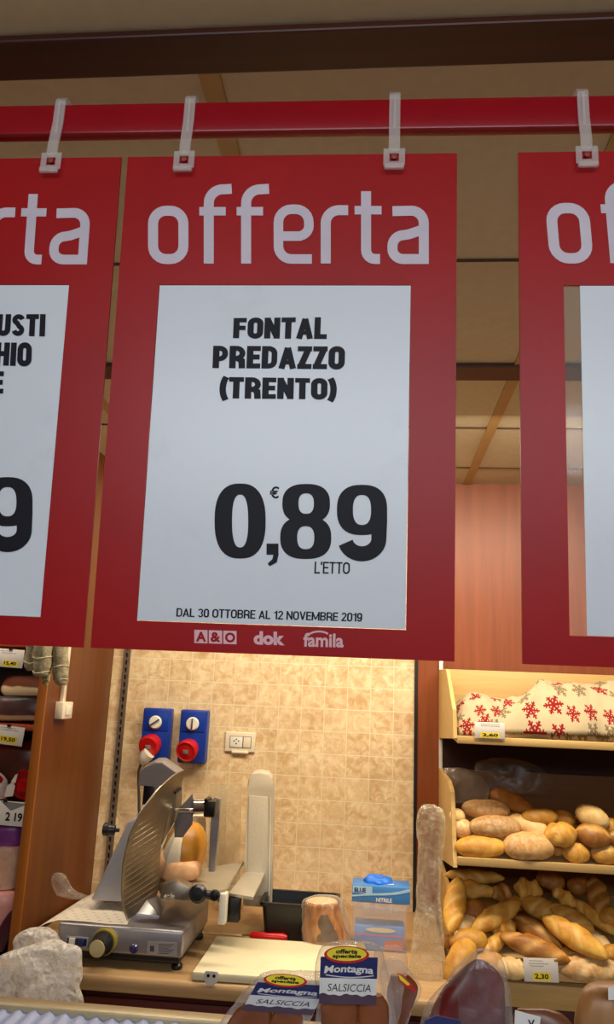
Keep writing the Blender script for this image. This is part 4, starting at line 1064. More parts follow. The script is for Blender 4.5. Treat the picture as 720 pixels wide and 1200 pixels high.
def soft(name, rows, Y, depth, m, label, cat, n=14, mm=22, amp=.004, freq=20, seed=1, lean=0, flat=.8, group=None):
    b = pillow(rows, Y, depth, n, mm, amp, freq, seed, lean, flat)
    return tag(obj(name, b, m, smooth=60), label, cat, group)
rz = at(60, 690, y=2.48).z
b = NB(); tube(b, [(-2.2, 2.48, rz+.004), (PX-.03, 2.48, rz+.004), (PX+.10, 2.48, rz+.004)], .009, 12); tube(b, [(PX-.015, 2.48, rz+.004), (PX-.015, PY0+.004, rz+.004)], .007, 10); obj('hanging_rod', b, m_steel, cab)
# netted salami hanging over the panel's top edge
t = NT('salami_casing'); v = t.coords(); n1 = t.noise(v, 60, 6, .7); n2 = t.noise(v, 16, 4)
m_cas = t.done(t.bsdf(t.mix(t.ramp(n1, .4, .62), rgba((140, 128, 98)), t.mix(n2, rgba((186, 176, 150)), rgba((150, 138, 108)))), .75, 0, .2, bump=n1, bstr=.8, bdist=.004))
m_string = plain('string', (206, 192, 158), .8)
def salami(rows, Y, seed, label):
    t_ = thing('salami', label, 'salami', at((rows[-1][1]+rows[-1][2])/2, rows[-1][0], y=Y), 'white netted salamis hanging by the cabinet panel')
    b = pillow(rows, Y, .9, 22, 20, .006, 40, seed, 0, 1); obj('casing', b, m_cas, t_, smooth=60)
    for k in (.18, .38, .58, .78):
        b = NB(); py, xl, xr = interp([list(r) for r in rows], k); L, R = at(xl, py, y=Y), at(xr, py, y=Y); C = (L+R)/2; r = (R-L).length/2*1.04
        ring = [C+Vector((r*math.cos(2*PI*j/24), .92*r*math.sin(2*PI*j/24), .004*math.sin(2*PI*j/12+seed))) for j in range(25)]; tube(b, ring, .0014, 5, False); obj('string', b, m_string, t_)
salami([(690, 37, 44), (700, 34, 47), (720, 32, 48), (745, 31, 46), (765, 30, 44), (780, 28, 41), (786, 31, 38)], 2.49, 1, 'netted salami farthest left in the hanging bunch')
salami([(690, 44, 55), (705, 42, 61), (735, 41, 63), (760, 40, 62), (780, 39, 60), (790, 40, 57), (793, 44, 53)], 2.46, 2, 'thick netted salami in the middle of the hanging bunch')
salami([(690, 62, 72), (710, 60, 78), (740, 61, 80), (770, 62, 80), (790, 62, 80), (799, 64, 79), (803, 68, 76)], 2.48, 3, 'netted salami on the bunch side nearest the white switch box')
salami([(700, 52, 58), (740, 49, 60), (780, 49, 58), (796, 50, 58), (803, 51, 57)], 2.52, 4, 'slender netted salami half hidden behind the thick one')
m_cheese = plain('cream_fat', (232, 206, 160), .45, var=.05)
t = NT('speck_layers'); v = t.coords(); sz = t.n('ShaderNodeSeparateXYZ'); t.l(v, sz.inputs[0]); n1 = t.noise(v, 18, 4)
m_speck = t.done(t.bsdf(t.mix(t.ramp(t.math('ADD', sz.outputs[2], t.math('MULTIPLY', n1, .016)), .038, .044), rgba((234, 208, 160)), rgba((120, 62, 38))), .4, 0, .4))
YS = 2.72
soft('bacon_slab', [(792, 12, 62), (797, 8, 64), (804, 5, 64), (811, 5, 64), (815, 8, 62)], YS, .55, m_speck, 'cream and brown slab of cured bacon on the upper cabinet shelf', 'bacon', amp=.003, seed=3, flat=.6)
m_darkmeat = plain('dark_cured_meat', (78, 28, 26), .3, var=.14, scale=24)
vp = thing('wrapped_meat', 'dark sliced meat in shiny clear wrap on the shelf under the bacon slab', 'packed meat', at(22, 846, y=YS))
b = pillow([(819, -8, 52), (824, -14, 56), (832, -16, 58), (838, -14, 58)], YS, .35, 10, 22, .004, 26, 4, 0, .6); obj('meat', b, m_darkmeat, vp, smooth=60)
b = pillow([(834, -14, 54), (838, -16, 56), (843, -14, 54)], YS, .35, 8, 22, .002, 26, 4, 0, .6); obj('pale_tray', b, plain('pale_tray', (206, 170, 110), .5), vp, smooth=60)
b = pillow([(816, -8, 56), (822, -18, 60), (834, -19, 62), (844, -16, 60)], YS, .42, 22, 40, .008, 34, 6, 0, .7, True); obj('wrap', b, m_film, vp, smooth=30)
soft('smoked_ham', [(868, 10, 52), (876, -6, 56), (888, -14, 56), (900, -16, 54), (912, -14, 52), (922, -8, 46)], 2.76, .5, plain('smoked_ham_rind', (112, 52, 36), .35, var=.16, scale=16), 'reddish brown smoked ham behind the red packet', 'ham', amp=.004, seed=5, n=18)
rp_ = thing('red_packet', 'shiny red meat packet with a white label on the lower cabinet shelf', 'packet', at(30, 936, y=2.66))
b = pillow([(902, 26, 40), (906, 20, 46), (914, 15, 50), (924, 14, 50), (932, 17, 48), (937, 24, 44)], 2.67, .6, 18, 26, .007, 28, 7, 0, .9, True); obj('wrapper', b, plain('red_foil', (186, 16, 24), .18, var=.12, scale=26), rp_, smooth=50)
b = NB(); yy = 2.635
prism(b, [at(8, 921, y=yy), at(14, 917, y=yy), at(17.5, 921, y=yy), at(15, 933, y=yy), at(5, 934, y=yy)], (0, .002, 0)); prism(b, [at(13, 916, y=yy), at(18, 908, y=yy), at(21, 906.5, y=yy), at(18, 917, y=yy), at(15, 919, y=yy)], (0, .002, 0)); obj('white_label', b, m_tag, rp_)
rw = thing('red_white_packet', 'red and white packet cut off at the photo edge beside the shiny red one', 'packet', at(0, 935, y=2.68))
b = pillow([(902, -16, -4), (908, -22, 4), (918, -24, 10), (930, -22, 9), (936, -18, 6)], 2.68, .5, 12, 20, .005, 28, 9, 0, .9, True); obj('wrapper', b, m_tag, rw, smooth=50)
b = pillow([(905, -18, -5), (908, -19, 0), (914, -20, 4), (918, -18, 3)], 2.668, .5, 8, 16, .003, 28, 9, 0, .9); obj('red_print', b, m_redp, rw, smooth=50)
pp_ = thing('purple_packet', 'purple printed packet lying on top of the pink ham block', 'packet', at(8, 990, y=2.66))
b = pillow([(966, -28, 30), (970, -34, 31), (978, -36, 30), (985, -35, 29), (990, -30, 26)], 2.68, .5, 12, 26, .003, 18, 3, 0, .7); obj('wrapper', b, plain('purple_print', (128, 56, 132), .35, var=.10, scale=30), pp_, smooth=50)
t = NT('pink_ham'); n1 = t.noise(t.coords(), 18, 5, .6)
m_ham = t.done(t.bsdf(t.mix(t.ramp(n1, .3, .7), rgba((212, 150, 118)), rgba((236, 192, 160))), .38, 0, .45, bump=n1, bstr=.15))
soft('cooked_ham', [(989, -38, 24), (994, -42, 26), (1010, -44, 25), (1030, -44, 22), (1040, -40, 19)], 2.68, .45, m_ham, 'pink block of cooked ham under the purple packet', 'ham', amp=.003, seed=6, flat=.6)
soft('mortadella', [(1043, -34, 14), (1047, -40, 20), (1062, -44, 22), (1082, -46, 16), (1100, -44, 10), (1112, -38, 4)], 2.66, .5, plain('mortadella_pink', (222, 152, 138), .4, var=.08), 'round pink mortadella below the cooked ham block', 'mortadella', amp=.003, seed=8, flat=.8)
soft('dark_packet', [(1064, 18, 26), (1072, 8, 24), (1090, -2, 17), (1108, -6, 8), (1115, -4, 4)], 2.625, .4, plain('dark_purple_foil', (72, 22, 40), .3, var=.1), 'dark purple wrapped packet leaning at the foot of the cabinet panel', 'packet', amp=.003, seed=12)

# ================================================================== BREAD
def make_bread(L, R, kind, seed, flat=.82, bend=0.0):
    """Loaf along local x, resting side down; returns a bmesh with a 'crumb' mask."""
    rg = random.Random(seed); b = bmesh.new(); lay = b.verts.layers.float.new('crumb')
    NR, NC = (40, 22); rings = []
    if kind == 'torpedo': ex, nsl, sw = 2.1, rg.choice((2, 3, 3)), .045
    elif kind == 'knot': ex, nsl, sw = 2.0, 2, .07
    elif kind == 'loaf': ex, nsl, sw = 2.8, 0, .05
    else: ex, nsl, sw = 2.0, 0, .05
    cuts = [(-.5+(i+.5+rg.uniform(-.12, .12))/max(nsl, 1)) for i in range(nsl)]
    slant = rg.choice((-1, 1))*rg.uniform(.10, .2)
    for i in range(NR+1):
        t = -1+2*i/NR; t = math.sin(t*PI/2) if kind != 'loaf' else math.copysign(abs(math.sin(t*PI/2))**1.0, t)
        prof = max(0.0, 1-abs(t)**ex)**(.5 if kind in ('loaf', 'roll') else .62)
        if kind == 'knot': prof *= 1+.16*math.cos(t*7.5+seed)
        ring = []
        for k in range(NC):
            a = 2*PI*k/NC; up_ = math.sin(a); s_ = math.cos(a)
            r = R*prof*(1+.07*noise.noise(Vector((t*2.2+seed, s_*1.3, up_*1.3)))+.035*noise.noise(Vector((t*6+seed*3, s_*3, up_*3))))
            cr = 0.0
            for c in cuts:
                d = (t/2-c)-slant*s_
                g = math.exp(-(d/sw)**2); lip = math.exp(-((d-sw*1.7)/(sw*.8))**2)
                if up_ > -.2:
                    wgt = min(1, (up_+.2)*1.6); r += R*prof*wgt*(-.12*g+.10*lip); cr = max(cr, wgt*math.exp(-((d+sw*.4)/(sw*1.1))**2)*.5)
            if kind == 'rosetta':
                lob = abs(math.sin(2.5*math.atan2(t*1.0, s_)+seed)); r *= .86+.20*lob**.6 if up_ > -.3 else 1
                cr = max(cr, .5*(1-lob)**3)
            if kind == 'crack' and up_ > 0:
                g = math.exp(-((s_*.9+.3*noise.noise(Vector((t*3, seed, 0))))/.22)**2); r += R*prof*(-.14*g); cr = max(cr, g*.8)
            y = r*s_; z = r*up_*flat
            if up_ < 0: z *= .72
            v = b.verts.new((t*L/2, y+bend*L*(t*t-.3), z)); v[lay] = min(1, cr); ring.append(v)
        rings.append(ring)
    skin(b, rings, False)
    for ring, s in ((rings[0], 1), (rings[-1], -1)):
        try: b.faces.new(list(reversed(ring)) if s > 0 else ring)
        except ValueError: pass
    return b
M_GOLD = bread_mat('golden_crust', (176, 114, 34), (222, 170, 72), (236, 200, 118))
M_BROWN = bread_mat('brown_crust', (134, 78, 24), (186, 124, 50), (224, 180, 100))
M_FLOUR = bread_mat('floury_crust', (178, 124, 62), (212, 164, 96), (236, 206, 150), .42)
M_PALE = bread_mat('pale_crust', (212, 166, 96), (236, 204, 144), (244, 222, 170), .3)
M_WHITE = bread_mat('soft_roll_crust', (226, 172, 80), (246, 222, 164), (250, 232, 190))
class Pile:
    """Breads lying in a tray: a slope of given foot and rise, seen through crop pixels."""
    def __init__(s, org, sc, y0, z0, slope): s.org, s.sc, s.y0, s.z0, s.sl = org, sc, y0, z0, math.radians(slope)
    def place(s, cx, cy, Lpx, Wpx, ang, kind, mat, label, name='bread_roll', lift=.5, cat='bread', group=None, seed=None, flat=.82, bend=0):
        px, py = s.org[0]+cx/s.sc, s.org[1]+cy/s.sc
        n = Vector((0, -math.sin(s.sl), math.cos(s.sl))); e2 = Vector((0, math.cos(s.sl), math.sin(s.sl)))
        d = at(px, py, y=1)-EYE
        P0 = Vector((0, s.y0, s.z0))
        # width in metres at the tray's distance, then lift the loaf clear of the slope
        t = (P0-EYE).dot(n)/d.dot(n); k = (d*t).dot(AF)/F_PX/s.sc
        R = Wpx*k/2
        P1 = P0+n*(R*2*lift); t = (P1-EYE).dot(n)/d.dot(n); c = EYE+d*t
        fs = abs(d.normalized().dot(n))
        a = math.radians(ang); dx, dy = math.cos(a), math.sin(a)/max(fs, .5)
        X = (Vector((1, 0, 0))*dx+e2*dy); Lm = Lpx*k*X.length*.98; X.normalize(); Y = n.cross(X)
        seed = seed if seed is not None else int(cx*7+cy)
        b = make_bread(Lm, R/.92, kind, seed % 97, flat, bend)
        m4 = Matrix((X, Y, n)).transposed().to_4x4(); m4.translation = c
        o = obj(name, b, mat, origin=False, smooth=60) if False else None
        me = finish(b, name, mat, 75); o = bpy.data.objects.new(name, me); COL.objects.link(o); o.matrix_world = m4; WM[o] = m4
        return tag(o, label, cat, group)
mid = Pile((510, 880), 3.43, MYF+.05, MZ0+.006, 38)
GM = 'loaves and rolls in the middle tray'
for a in (
 (90, 262, 62, 58, 10, 'roll', M_PALE, 'small pale bread end behind the stacked loaves by the tray side', 'bread_roll', 1.3),
 (108, 312, 84, 78, -20, 'crack', M_FLOUR, 'pale floury roll squeezed against the left tray side', 'bread_roll', .7),
 (183, 387, 206, 84, 3, 'loaf', M_GOLD, 'smooth golden oval loaf at the front left corner of the middle tray', 'bread_loaf', .5),
 (378, 385, 206, 110, 4, 'loaf', M_FLOUR, 'big floury loaf with a folded lip at the front of the middle tray', 'bread_loaf', .5),
 (242, 305, 205, 84, 3, 'loaf', M_FLOUR, 'flour-dusted brown loaf lying on the front golden loaf', 'bread_loaf', .9),
 (204, 236, 190, 76, 0, 'loaf', M_FLOUR, 'pale floury loaf highest of the left stack in the middle tray', 'bread_loaf', 1.0),
 (310, 207, 168, 72, -24, 'loaf', M_BROWN, 'dark brown glossy loaf tilted at the back of the middle tray', 'bread_loaf', .9),
 (375, 303, 165, 74, -18, 'loaf', M_PALE, 'pale creamy loaf behind the big floury one', 'bread_loaf', .8),
 (420, 268, 148, 66, 6, 'loaf', M_GOLD, 'yellow elongated loaf in the middle of the tray resting on the pale creamy one', 'bread_loaf', 1.2),
 (517, 276, 90, 70, -10, 'roll', M_GOLD, 'plain golden roll at the back between the lobed rolls', 'bread_roll', .8),
 (488, 395, 54, 56, 0, 'roll', M_GOLD, 'small golden roll squeezed between big floury loaf and round roll', 'bread_roll', .5),
 (506, 338, 136, 96, 10, 'rosetta', M_GOLD, 'lobed golden roll above the small round front roll', 'bread_roll', .9),
 (567, 411, 114, 84, 0, 'rosetta', M_GOLD, 'round golden roll at the tray lip, third bread along the front', 'bread_roll', .5),
 (682, 416, 116, 84, 0, 'crack', M_GOLD, 'round brown-topped roll at the tray lip near the photo edge', 'bread_roll', .5),
 (636, 340, 138, 96, -8, 'crack', M_BROWN, 'brown cracked roll under the shiny white-yellow roll', 'bread_roll', .9),
 (633, 266, 122, 88, -22, 'roll', M_WHITE, 'shiny white and yellow soft roll highest in the middle tray', 'bread_roll', 1.15),
 (708, 305, 60, 68, 60, 'roll', M_GOLD, 'golden roll at the photo edge behind the brown cracked roll', 'bread_roll', 1.0),
 (722, 350, 70, 70, 20, 'crack', M_BROWN, 'brown roll cut by the photo edge in the middle tray', 'bread_roll', .8),
 (590, 285, 60, 46, 0, 'roll', M_BROWN, 'dark roll half hidden behind the shiny soft roll', 'bread_roll', .5)):
    mid.place(*a[:8], a[8], a[9], group=GM)
bot = Pile((505, 1005), 3.35, BYF+.05, BZ0+.006, 36)
GB = 'crusty breads in the bottom tray'
for a in (
 (172, 74, 235, 54, 0, 'torpedo', M_GOLD, 'long thin baguette lying along the top left of the bottom tray', 'baguette', .6),
 (160, 126, 195, 62, -2, 'knot', M_GOLD, 'knotted bread just under the long thin baguette', 'bread_stick', .7),
 (95, 182, 200, 78, 74, 'torpedo', M_GOLD, 'torpedo bread standing steeply against the left end of the bottom tray', 'torpedo_bread', 1.2),
 (278, 138, 90, 62, 22, 'knot', M_BROWN, 'small brown roll below the tip of the long thin baguette', 'bread_roll', .7),
 (383, 126, 112, 78, -8, 'knot', M_GOLD, 'plump knot roll at the back centre of the bottom tray', 'bread_roll', .8),
 (168, 208, 112, 84, 0, 'roll', M_BROWN, 'dark round roll right of the steep torpedo bread', 'bread_roll', .6),
 (258, 231, 232, 74, 28, 'torpedo', M_GOLD, 'slashed torpedo rising to the right in the left half of the bottom tray', 'torpedo_bread', 1.0),
 (132, 263, 136, 60, 22, 'torpedo', M_PALE, 'pale torn-looking bread below the dark round roll', 'torpedo_bread', .8),
 (288, 274, 104, 68, 14, 'knot', M_GOLD, 'small curled roll under the rising slashed torpedo', 'bread_roll', .7),
 (425, 198, 155, 84, -22, 'torpedo', M_GOLD, 'stubby torpedo with a nub below the plump knot roll', 'torpedo_bread', .6),
 (525, 157, 98, 58, -34, 'knot', M_GOLD, 'small pinched roll at the back right of the bottom tray', 'bread_roll', .8),
 (642, 232, 196, 56, -36, 'torpedo', M_GOLD, 'thin torpedo falling to the right beyond the crossing loaf', 'torpedo_bread', .6),
 (545, 237, 182, 76, -24, 'torpedo', M_GOLD, 'crossing torpedo laid over the thin one on the right', 'torpedo_bread', .85),
 (656, 152, 138, 80, 86, 'torpedo', M_BROWN, 'brown baguette pointing end-on out of the dark back', 'baguette', .6),
 (708, 230, 96, 62, 20, 'roll', M_GOLD, 'golden bread end at the photo edge below the end-on baguette', 'bread_roll', .9),
 (418, 297, 190, 86, -30, 'crack', M_BROWN, 'brown torpedo with a pale split end in the centre of the bottom tray', 'torpedo_bread', .55),
 (655, 325, 104, 56, -28, 'torpedo', M_PALE, 'pale short bread tucked behind the deeply slashed torpedo', 'torpedo_bread', .6),
 (565, 312, 250, 90, -30, 'torpedo', M_GOLD, 'deeply slashed long torpedo falling to the right in the bottom tray', 'torpedo_bread', 1.15),
 (148, 326, 152, 84, 6, 'loaf', M_GOLD, 'smooth golden loaf behind the lower left loaf', 'bread_loaf', .7),
 (74, 332, 76, 54, 0, 'roll', M_BROWN, 'brown roll end at the far left of the bottom tray', 'bread_roll', .5),
 (250, 340, 122, 54, 40, 'torpedo', M_GOLD, 'short bread leaning up left of the wide slashed loaf', 'torpedo_bread', .9),
 (408, 356, 266, 82, -16, 'torpedo', M_BROWN, 'wide slashed brown torpedo above the 2,30 price tag', 'torpedo_bread', .95),
 (116, 408, 182, 96, 58, 'loaf', M_GOLD, 'big golden loaf at the lower left behind the dark wrapped meat', 'bread_loaf', .7),
 (320, 436, 124, 80, -6, 'torpedo', M_PALE, 'yellowish bread left of the 2,30 price tag', 'torpedo_bread', .5),
 (625, 438, 280, 96, 0, 'torpedo', M_FLOUR, 'long pale torpedo along the front right of the price tag', 'torpedo_bread', .5),
 (712, 372, 80, 58, 10, 'roll', M_GOLD, 'small golden roll at the photo edge above the front torpedo', 'bread_roll', .7),
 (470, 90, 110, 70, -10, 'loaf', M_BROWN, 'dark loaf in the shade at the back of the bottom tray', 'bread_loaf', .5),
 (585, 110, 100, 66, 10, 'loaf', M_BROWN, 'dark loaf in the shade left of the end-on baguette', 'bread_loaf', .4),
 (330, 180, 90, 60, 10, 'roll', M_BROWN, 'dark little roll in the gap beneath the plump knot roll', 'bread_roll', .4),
 (215, 420, 150, 80, 20, 'loaf', M_GOLD, 'golden loaf under the leaning short bread', 'bread_loaf', .4),
 (500, 385, 150, 70, 0, 'loaf', M_GOLD, 'golden loaf showing between the price tag and the slashed torpedo', 'bread_loaf', .3)):
    bot.place(*a[:8], a[8], a[9], group=GB)
price_tag('white price tag reading 2,30 at the front of the bottom bread tray', 'price tag', ((615, 1122.5), (655.5, 1123.5), (655.5, 1152), (615, 1150)), 2.545, '2,30', (.26, .76, .06, .40), 3, holder=False)
price_tag('white price tag reading 2,60 in front of the snowflake cloth', 'price tag', ((556, 846), (591, 847), (592, 866.5), (557, 864.5)), 2.588, '2,60', (.18, .84, .06, .36), 2, holder=False)

# snowflake cloth over the bread of the top tray
m_snow = snow_mat()
def cloth_fn(s_, t_):
    x = RX0+.022+(RX1-RX0-.05)*s_
    # t: 0 at the tucked front hem, 1 at the back
    y = 2.625+.40*t_**1.25
    hump = .012*math.sin(x*9+.9)+.010*math.sin(x*21+1)+.05*(x-.6)
    z = 1.497+(.150+hump*.8)*math.sin(min(1, t_*1.55)*PI/2)**.75-.06*max(0, t_-.62)
    if x < RX0+.12: z -= .06*(1-(x-RX0-.022)/.098)**2*min(1, t_*3)
    q = Vector((x*11, t_*3.2, 1.3)); z += (.016*noise.noise(q)+.010*noise.noise(q*2.3)+.005*noise.noise(q*5))*min(1, t_*3)
    y += .014*noise.noise(Vector((x*13, t_*4, 7)))
    z = max(z, 1.4965)
    return Vector((x, max(y, 2.612), z))
b = NB(); grid(b, cloth_fn, 110, 40, lambda u, v: (u*.98, v*.42))
# upper sheet folded across it
def fold_fn(s_, t_):
    s0 = .26+.74*s_
    p = cloth_fn(s0, t_*.95+.02)
    edge_ = max(0, 1-s_*9)
    bump = .020+.012*noise.noise(Vector((s0*7, t_*3, 4)))+.018*math.exp(-((s0-.30-.22*t_)/.05)**2)
    off = s_ and 1
    p = p+Vector((0, -.018*(1-edge_), bump*(1-edge_*.8)*min(1, t_*2.2)))
    p.x += .10*(t_-.45)*max(0, 1-s_*3)*1.4
    return p
grid(b, fold_fn, 90, 36, lambda u, v: (.31+u*.71+.05*v, .27+v*.40))
tag(obj('snowflake_cloth', b, m_snow, smooth=70), 'cream cloth with red and taupe snowflakes covering the top bread tray', 'cloth')
cl = bpy.data.objects['snowflake_cloth']; md = cl.modifiers.new('thickness', 'SOLIDIFY'); md.thickness = .0015

# translucent bags stuffed behind the loaves of the middle tray
filmbag('bread_bag', [(900, 522, 545), (908, 520, 562), (918, 521, 572), (930, 524, 574), (940, 528, 570)], 3.0, .35, m_film_milk, 'clear crumpled bread bag stuffed in the back left of the middle tray', 'bag', seed=21, amp=.010, freq=20)
filmbag('bread_bag', [(888, 574, 600), (894, 560, 624), (904, 556, 640), (918, 560, 648), (930, 566, 640)], 3.08, .22, film('thin_film', (220, 200, 170), .07, .3, .2, 20, .8), 'faint clear bread bag in the dark back of the middle tray', 'bag', seed=23, amp=.010, freq=18)
# long bag roll hanging left of the rack
filmbag('bag_roll', [(943, 496, 510), (950, 490, 520), (968, 487, 523), (985, 489, 522), (1000, 490, 519), (1030, 489, 517), (1060, 487, 517), (1090, 484, 520), (1120, 481, 521), (1145, 478, 521), (1158, 476, 518)], 2.50, .55, film('bag_roll_film', (250, 242, 214), .30, .6, .12, 26, 1.0), 'tall crumpled roll of clear bags hanging at the left end of the bread rack', 'bags', n=90, mm=70, amp=.010, freq=55, seed=31, fz=.14)

# ================================================================== PACKS ON THE DISPLAY CASE
m_saus = plain('sausage_meat', (138, 74, 26), .28, var=.16, scale=30)
m_gold = plain('gold_edge', (178, 146, 60), .4, metal=.3)
def pack(label, outline, Y, lq, ellq, seed, lean=.05, kind='sausage', meat=None, brand='Montagna', show=True):
    """outline: rows (py, xl, xr); lq: corner pixels of the printed label; ellq: of the yellow oval."""
    ctr = at((outline[-1][1]+outline[-1][2])/2, outline[-1][0], y=Y+lean)
    t = thing('sausage_pack', label, 'sausage pack', (ctr.x, ctr.y, max(ctr.z, CASZ)), 'clear packs of sausages on the display case')
    for i, rows in enumerate(meat or []):
        b = pillow(rows, Y+.02, .55, 16, 20, .003, 40, seed+i, lean*.6, .9); obj('sausage', b, m_saus, t, smooth=60)
    b = pillow(outline, Y+.02, .34, 44, 60, .007, 34, seed, lean, .8, True, True, .4); obj('film_pouch', b, m_film, t, smooth=28)
    if not lq: return t
    tl, tr, br, bl = lq
    def yat(s_, t_, lean=lean): return Y-.012-.006*math.sin(PI*s_)-.002*math.sin(7*s_+3*t_)+lean*.5*(1-t_)
    def fn(e, q=lq):
        def f(s_, t_):
            p = lerp2(q, s_, t_); return at(p[0], p[1], y=yat(s_, t_)-e) if q is lq else at(p[0], p[1], y=Y-.0205-e)
        return f
    def band(name, m, t0, t1, e, wav=0):
        b = NB(); g = fn(e)
        def h(s_, t_):
            a = t0+wav*math.sin(s_*23)*math.sin(s_*9+1); return g(s_, a+(t1-a)*t_)
        grid(b, h, 24, 6); return obj(name, b, m, lab, smooth=60) if name != 'label' else b
    b = NB(); grid(b, fn(0), 24, 10); lab = obj('label', b, m_navy, t, smooth=60)
    band('white_band', m_tag, .20, .55, .0006, .03)
    band('dark_foot', plain('dark_label_foot', (86, 62, 74), .45), .0, .20, .0005)
    def text(body, name, m, x0, x1, z0, z1, bold=0, shear=0, arch=0, e=.0012):
        b = NB(); g = fn(e)
        put_text(b, body, lambda s_, t_: g(x0+(x1-x0)*s_, z0+(z1-z0)*t_+arch*(1-(2*s_-1)**2)), bold, shear); obj(name, b, m, lab, smooth=0)
    text(brand, 'brand_lettering', m_tag, .07, .93, .60, .80, .03, .1, .03)
    b = NB(); g = fn(.0010); ribbon(b, [(.1+.84*i/14, .585+.045*math.sin(PI*i/14)*-1+.03) for i in range(15)], .02, g); obj('brand_swoosh', b, m_tag, lab, smooth=0)
    text('SALSICCIA', 'product_lettering', plain('green_ink', (40, 58, 50), .5), .14, .90, .27, .43, 0, .15)
    # yellow oval sticker: offerta speciale
    ge = fn(.0020, ellq)
    b = NB(); disc(b, (.5, .5), .5, .5, ge, 40); st_ = obj('offer_sticker', b, m_redink, t, smooth=0)
    b = NB(); disc(b, (.5, .54), .44, .40, fn(.0026, ellq), 40); obj('yellow_oval', b, m_yel, st_, smooth=0)
    for body, z0, z1, x0, x1 in (('offerta', .55, .82, .26, .74), ('speciale', .25, .53, .18, .82)):
        b = NB(); g = fn(.0032, ellq); put_text(b, body, lambda s_, t_: g(x0+(x1-x0)*s_, z0+(z1-z0)*t_), .04, .1); obj('sticker_lettering', b, m_ink, st_, smooth=0)
    return t
PY = .93
pack('tilted sausage pack before the cutting board, yellow oval over its navy label',
     [(1141, 306, 384), (1148, 296, 384), (1160, 286, 380), (1175, 275, 374), (1190, 264, 366), (1206, 255, 358), (1222, 250, 352)], PY,
     ((302, 1151), (383, 1155), (366, 1190), (283, 1184)), ((310, 1139.5), (361, 1143), (359, 1159), (308, 1155)), 3,
     meat=[[(1176, 286, 318), (1186, 274, 320), (1204, 264, 318), (1222, 262, 312)], [(1184, 322, 350), (1192, 318, 354), (1206, 314, 352), (1222, 312, 346)]])
pack('sausage pack standing upright in the middle, its label facing straight forward',
     [(1104, 392, 438), (1108, 382, 446), (1120, 376, 452), (1140, 372, 456), (1165, 370, 460), (1190, 368, 464), (1222, 366, 466)], PY-.02,
     ((376, 1121), (443, 1122), (441, 1178), (374, 1176)), ((380, 1108), (433, 1109), (433, 1129), (380, 1129)), 5, lean=.02,
     meat=[[(1168, 384, 416), (1176, 378, 420), (1196, 376, 420), (1222, 376, 418)], [(1166, 422, 448), (1176, 420, 454), (1196, 420, 456), (1222, 420, 456)]])
sp3 = pack('sausage pack half hidden behind the upright one, a yellow sticker on its flank',
     [(1124, 452, 468), (1132, 446, 478), (1146, 444, 488), (1160, 446, 494), (1180, 450, 488), (1200, 454, 480), (1222, 456, 474)], PY+.07, None, None, 8,
     meat=[[(1142, 458, 478), (1152, 454, 486), (1166, 454, 488), (1186, 458, 480), (1210, 460, 472)]])
b = NB(); yy = PY+.035; prism(b, [at(466, 1140, y=yy), at(472, 1143, y=yy), at(484, 1154, y=yy), at(488, 1163, y=yy), at(478, 1158, y=yy), at(468, 1150, y=yy)], (0, .0008, 0)); st_ = obj('offer_sticker', b, m_redink, sp3)
b = NB(); yy -= .0006; prism(b, [at(467, 1141.5, y=yy), at(472, 1145, y=yy), at(481, 1153.5, y=yy), at(478, 1155, y=yy), at(469, 1148, y=yy)], (0, .0004, 0)); obj('yellow_oval', b, m_yel, st_)
# rounded top of a clear pouch behind the upright pack
tag(obj('clear_pouch', pillow([(1108, 452, 468), (1111, 444, 474), (1118, 440, 478), (1130, 440, 479), (1150, 444, 476), (1180, 448, 470), (1222, 450, 466)], PY+.03, .25, 30, 30, .003, 30, 17, .02, .8, True), m_film, smooth=40), 'empty rounded top of a clear pouch beside the upright sausage pack', 'pouch')
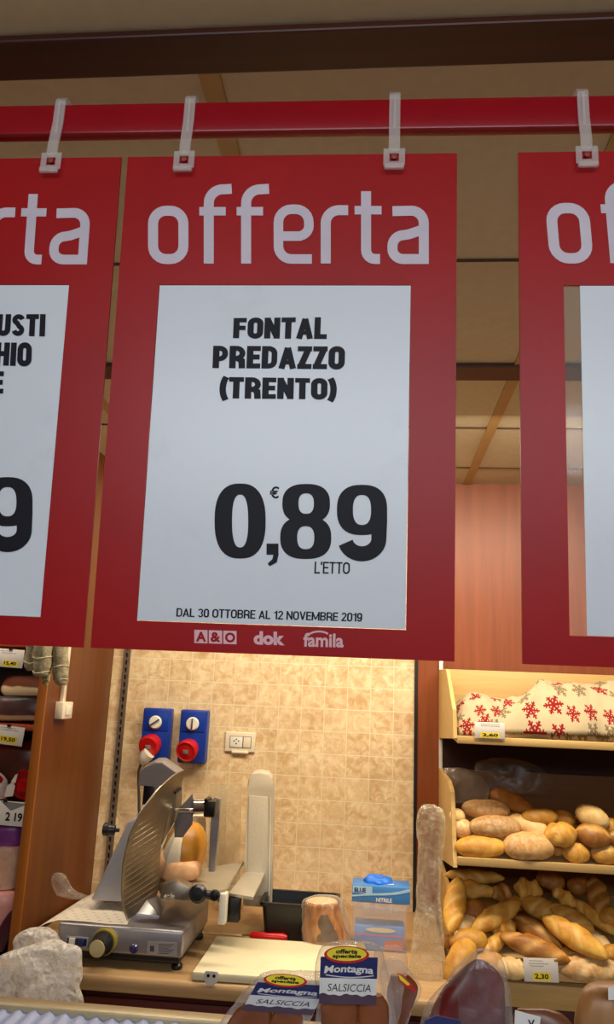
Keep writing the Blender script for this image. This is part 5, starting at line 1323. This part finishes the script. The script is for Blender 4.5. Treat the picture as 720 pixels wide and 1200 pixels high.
# dark meat in a peaked bag
dm = thing('cured_meat_bag', 'peaked clear bag with dark red cured meat before the bread rack', 'packed meat', (at(548, 1200, y=.95).x, .95, CASZ))
m_dm = plain('dark_red_meat', (104, 24, 14), .34, var=.3, scale=20, bump=.25)
b = pillow([(1124, 556, 566), (1132, 546, 578), (1148, 532, 590), (1168, 518, 594), (1190, 506, 598), (1224, 498, 600)], .96, .5, 30, 36, .010, 16, 4, .02, .9); obj('meat', b, m_dm, dm, smooth=60)
b = pillow([(1112, 560, 574), (1118, 550, 586), (1130, 538, 594), (1148, 524, 599), (1170, 510, 603), (1194, 498, 606), (1224, 486, 608)], .96, .5, 46, 60, .010, 26, 14, .02, .9, True, True, .25); obj('film_bag', b, m_film, dm, smooth=28)
b = NB(); yy = .915; prism(b, [at(498, 1196, y=yy), at(512, 1190, y=yy), at(540, 1196, y=yy), at(540, 1216, y=yy), at(496, 1216, y=yy)], (0, .0008, 0)); obj('label', b, m_navy, dm)
# small white-labelled pack right of it
wl = thing('labelled_pack', 'brown pack with a small white label between dark meat bag and tan bag', 'packed meat', (at(625, 1205, y=.99).x, .99, CASZ))
b = pillow([(1182, 606, 640), (1188, 602, 656), (1198, 600, 668), (1210, 600, 672), (1224, 602, 670)], .99, .35, 14, 24, .003, 30, 5, 0, .8); obj('wrapper', b, plain('brown_wrapper', (116, 70, 44), .35, var=.12), wl, smooth=60)
b = NB(); yy = .965; prism(b, [at(604, 1184, y=yy), at(634, 1192, y=yy), at(632, 1212, y=yy), at(603, 1208, y=yy)], (0, .0008, 0)); lb_ = obj('label', b, m_tag, wl)
b = NB(); put_text(b, 'V', lambda s_, t_: at(619+8*s_, 1204-9*t_, y=yy-.0006), .03); obj('label_lettering', b, m_ink, lb_, smooth=0)
# tan bag at the right edge
tg = thing('tan_bag', 'rounded tan bag with a white tag at the lower right photo edge', 'bag', (at(705, 1205, y=1.0).x, 1.0, CASZ))
b = pillow([(1153, 694, 740), (1158, 682, 752), (1168, 676, 764), (1182, 672, 770), (1200, 672, 774), (1224, 676, 772)], 1.0, .55, 36, 60, .007, 26, 6, 0, .8, True, True, .4); obj('bag_body', b, plain('tan_paper', (168, 116, 66), .42, var=.10, scale=18), tg, smooth=60)
b = NB(); yy = .955; prism(b, [at(713, 1157, y=yy), at(736, 1156, y=yy), at(736, 1171, y=yy), at(713.5, 1172, y=yy)], (0, .0008, 0)); obj('white_tag', b, m_tag, tg)
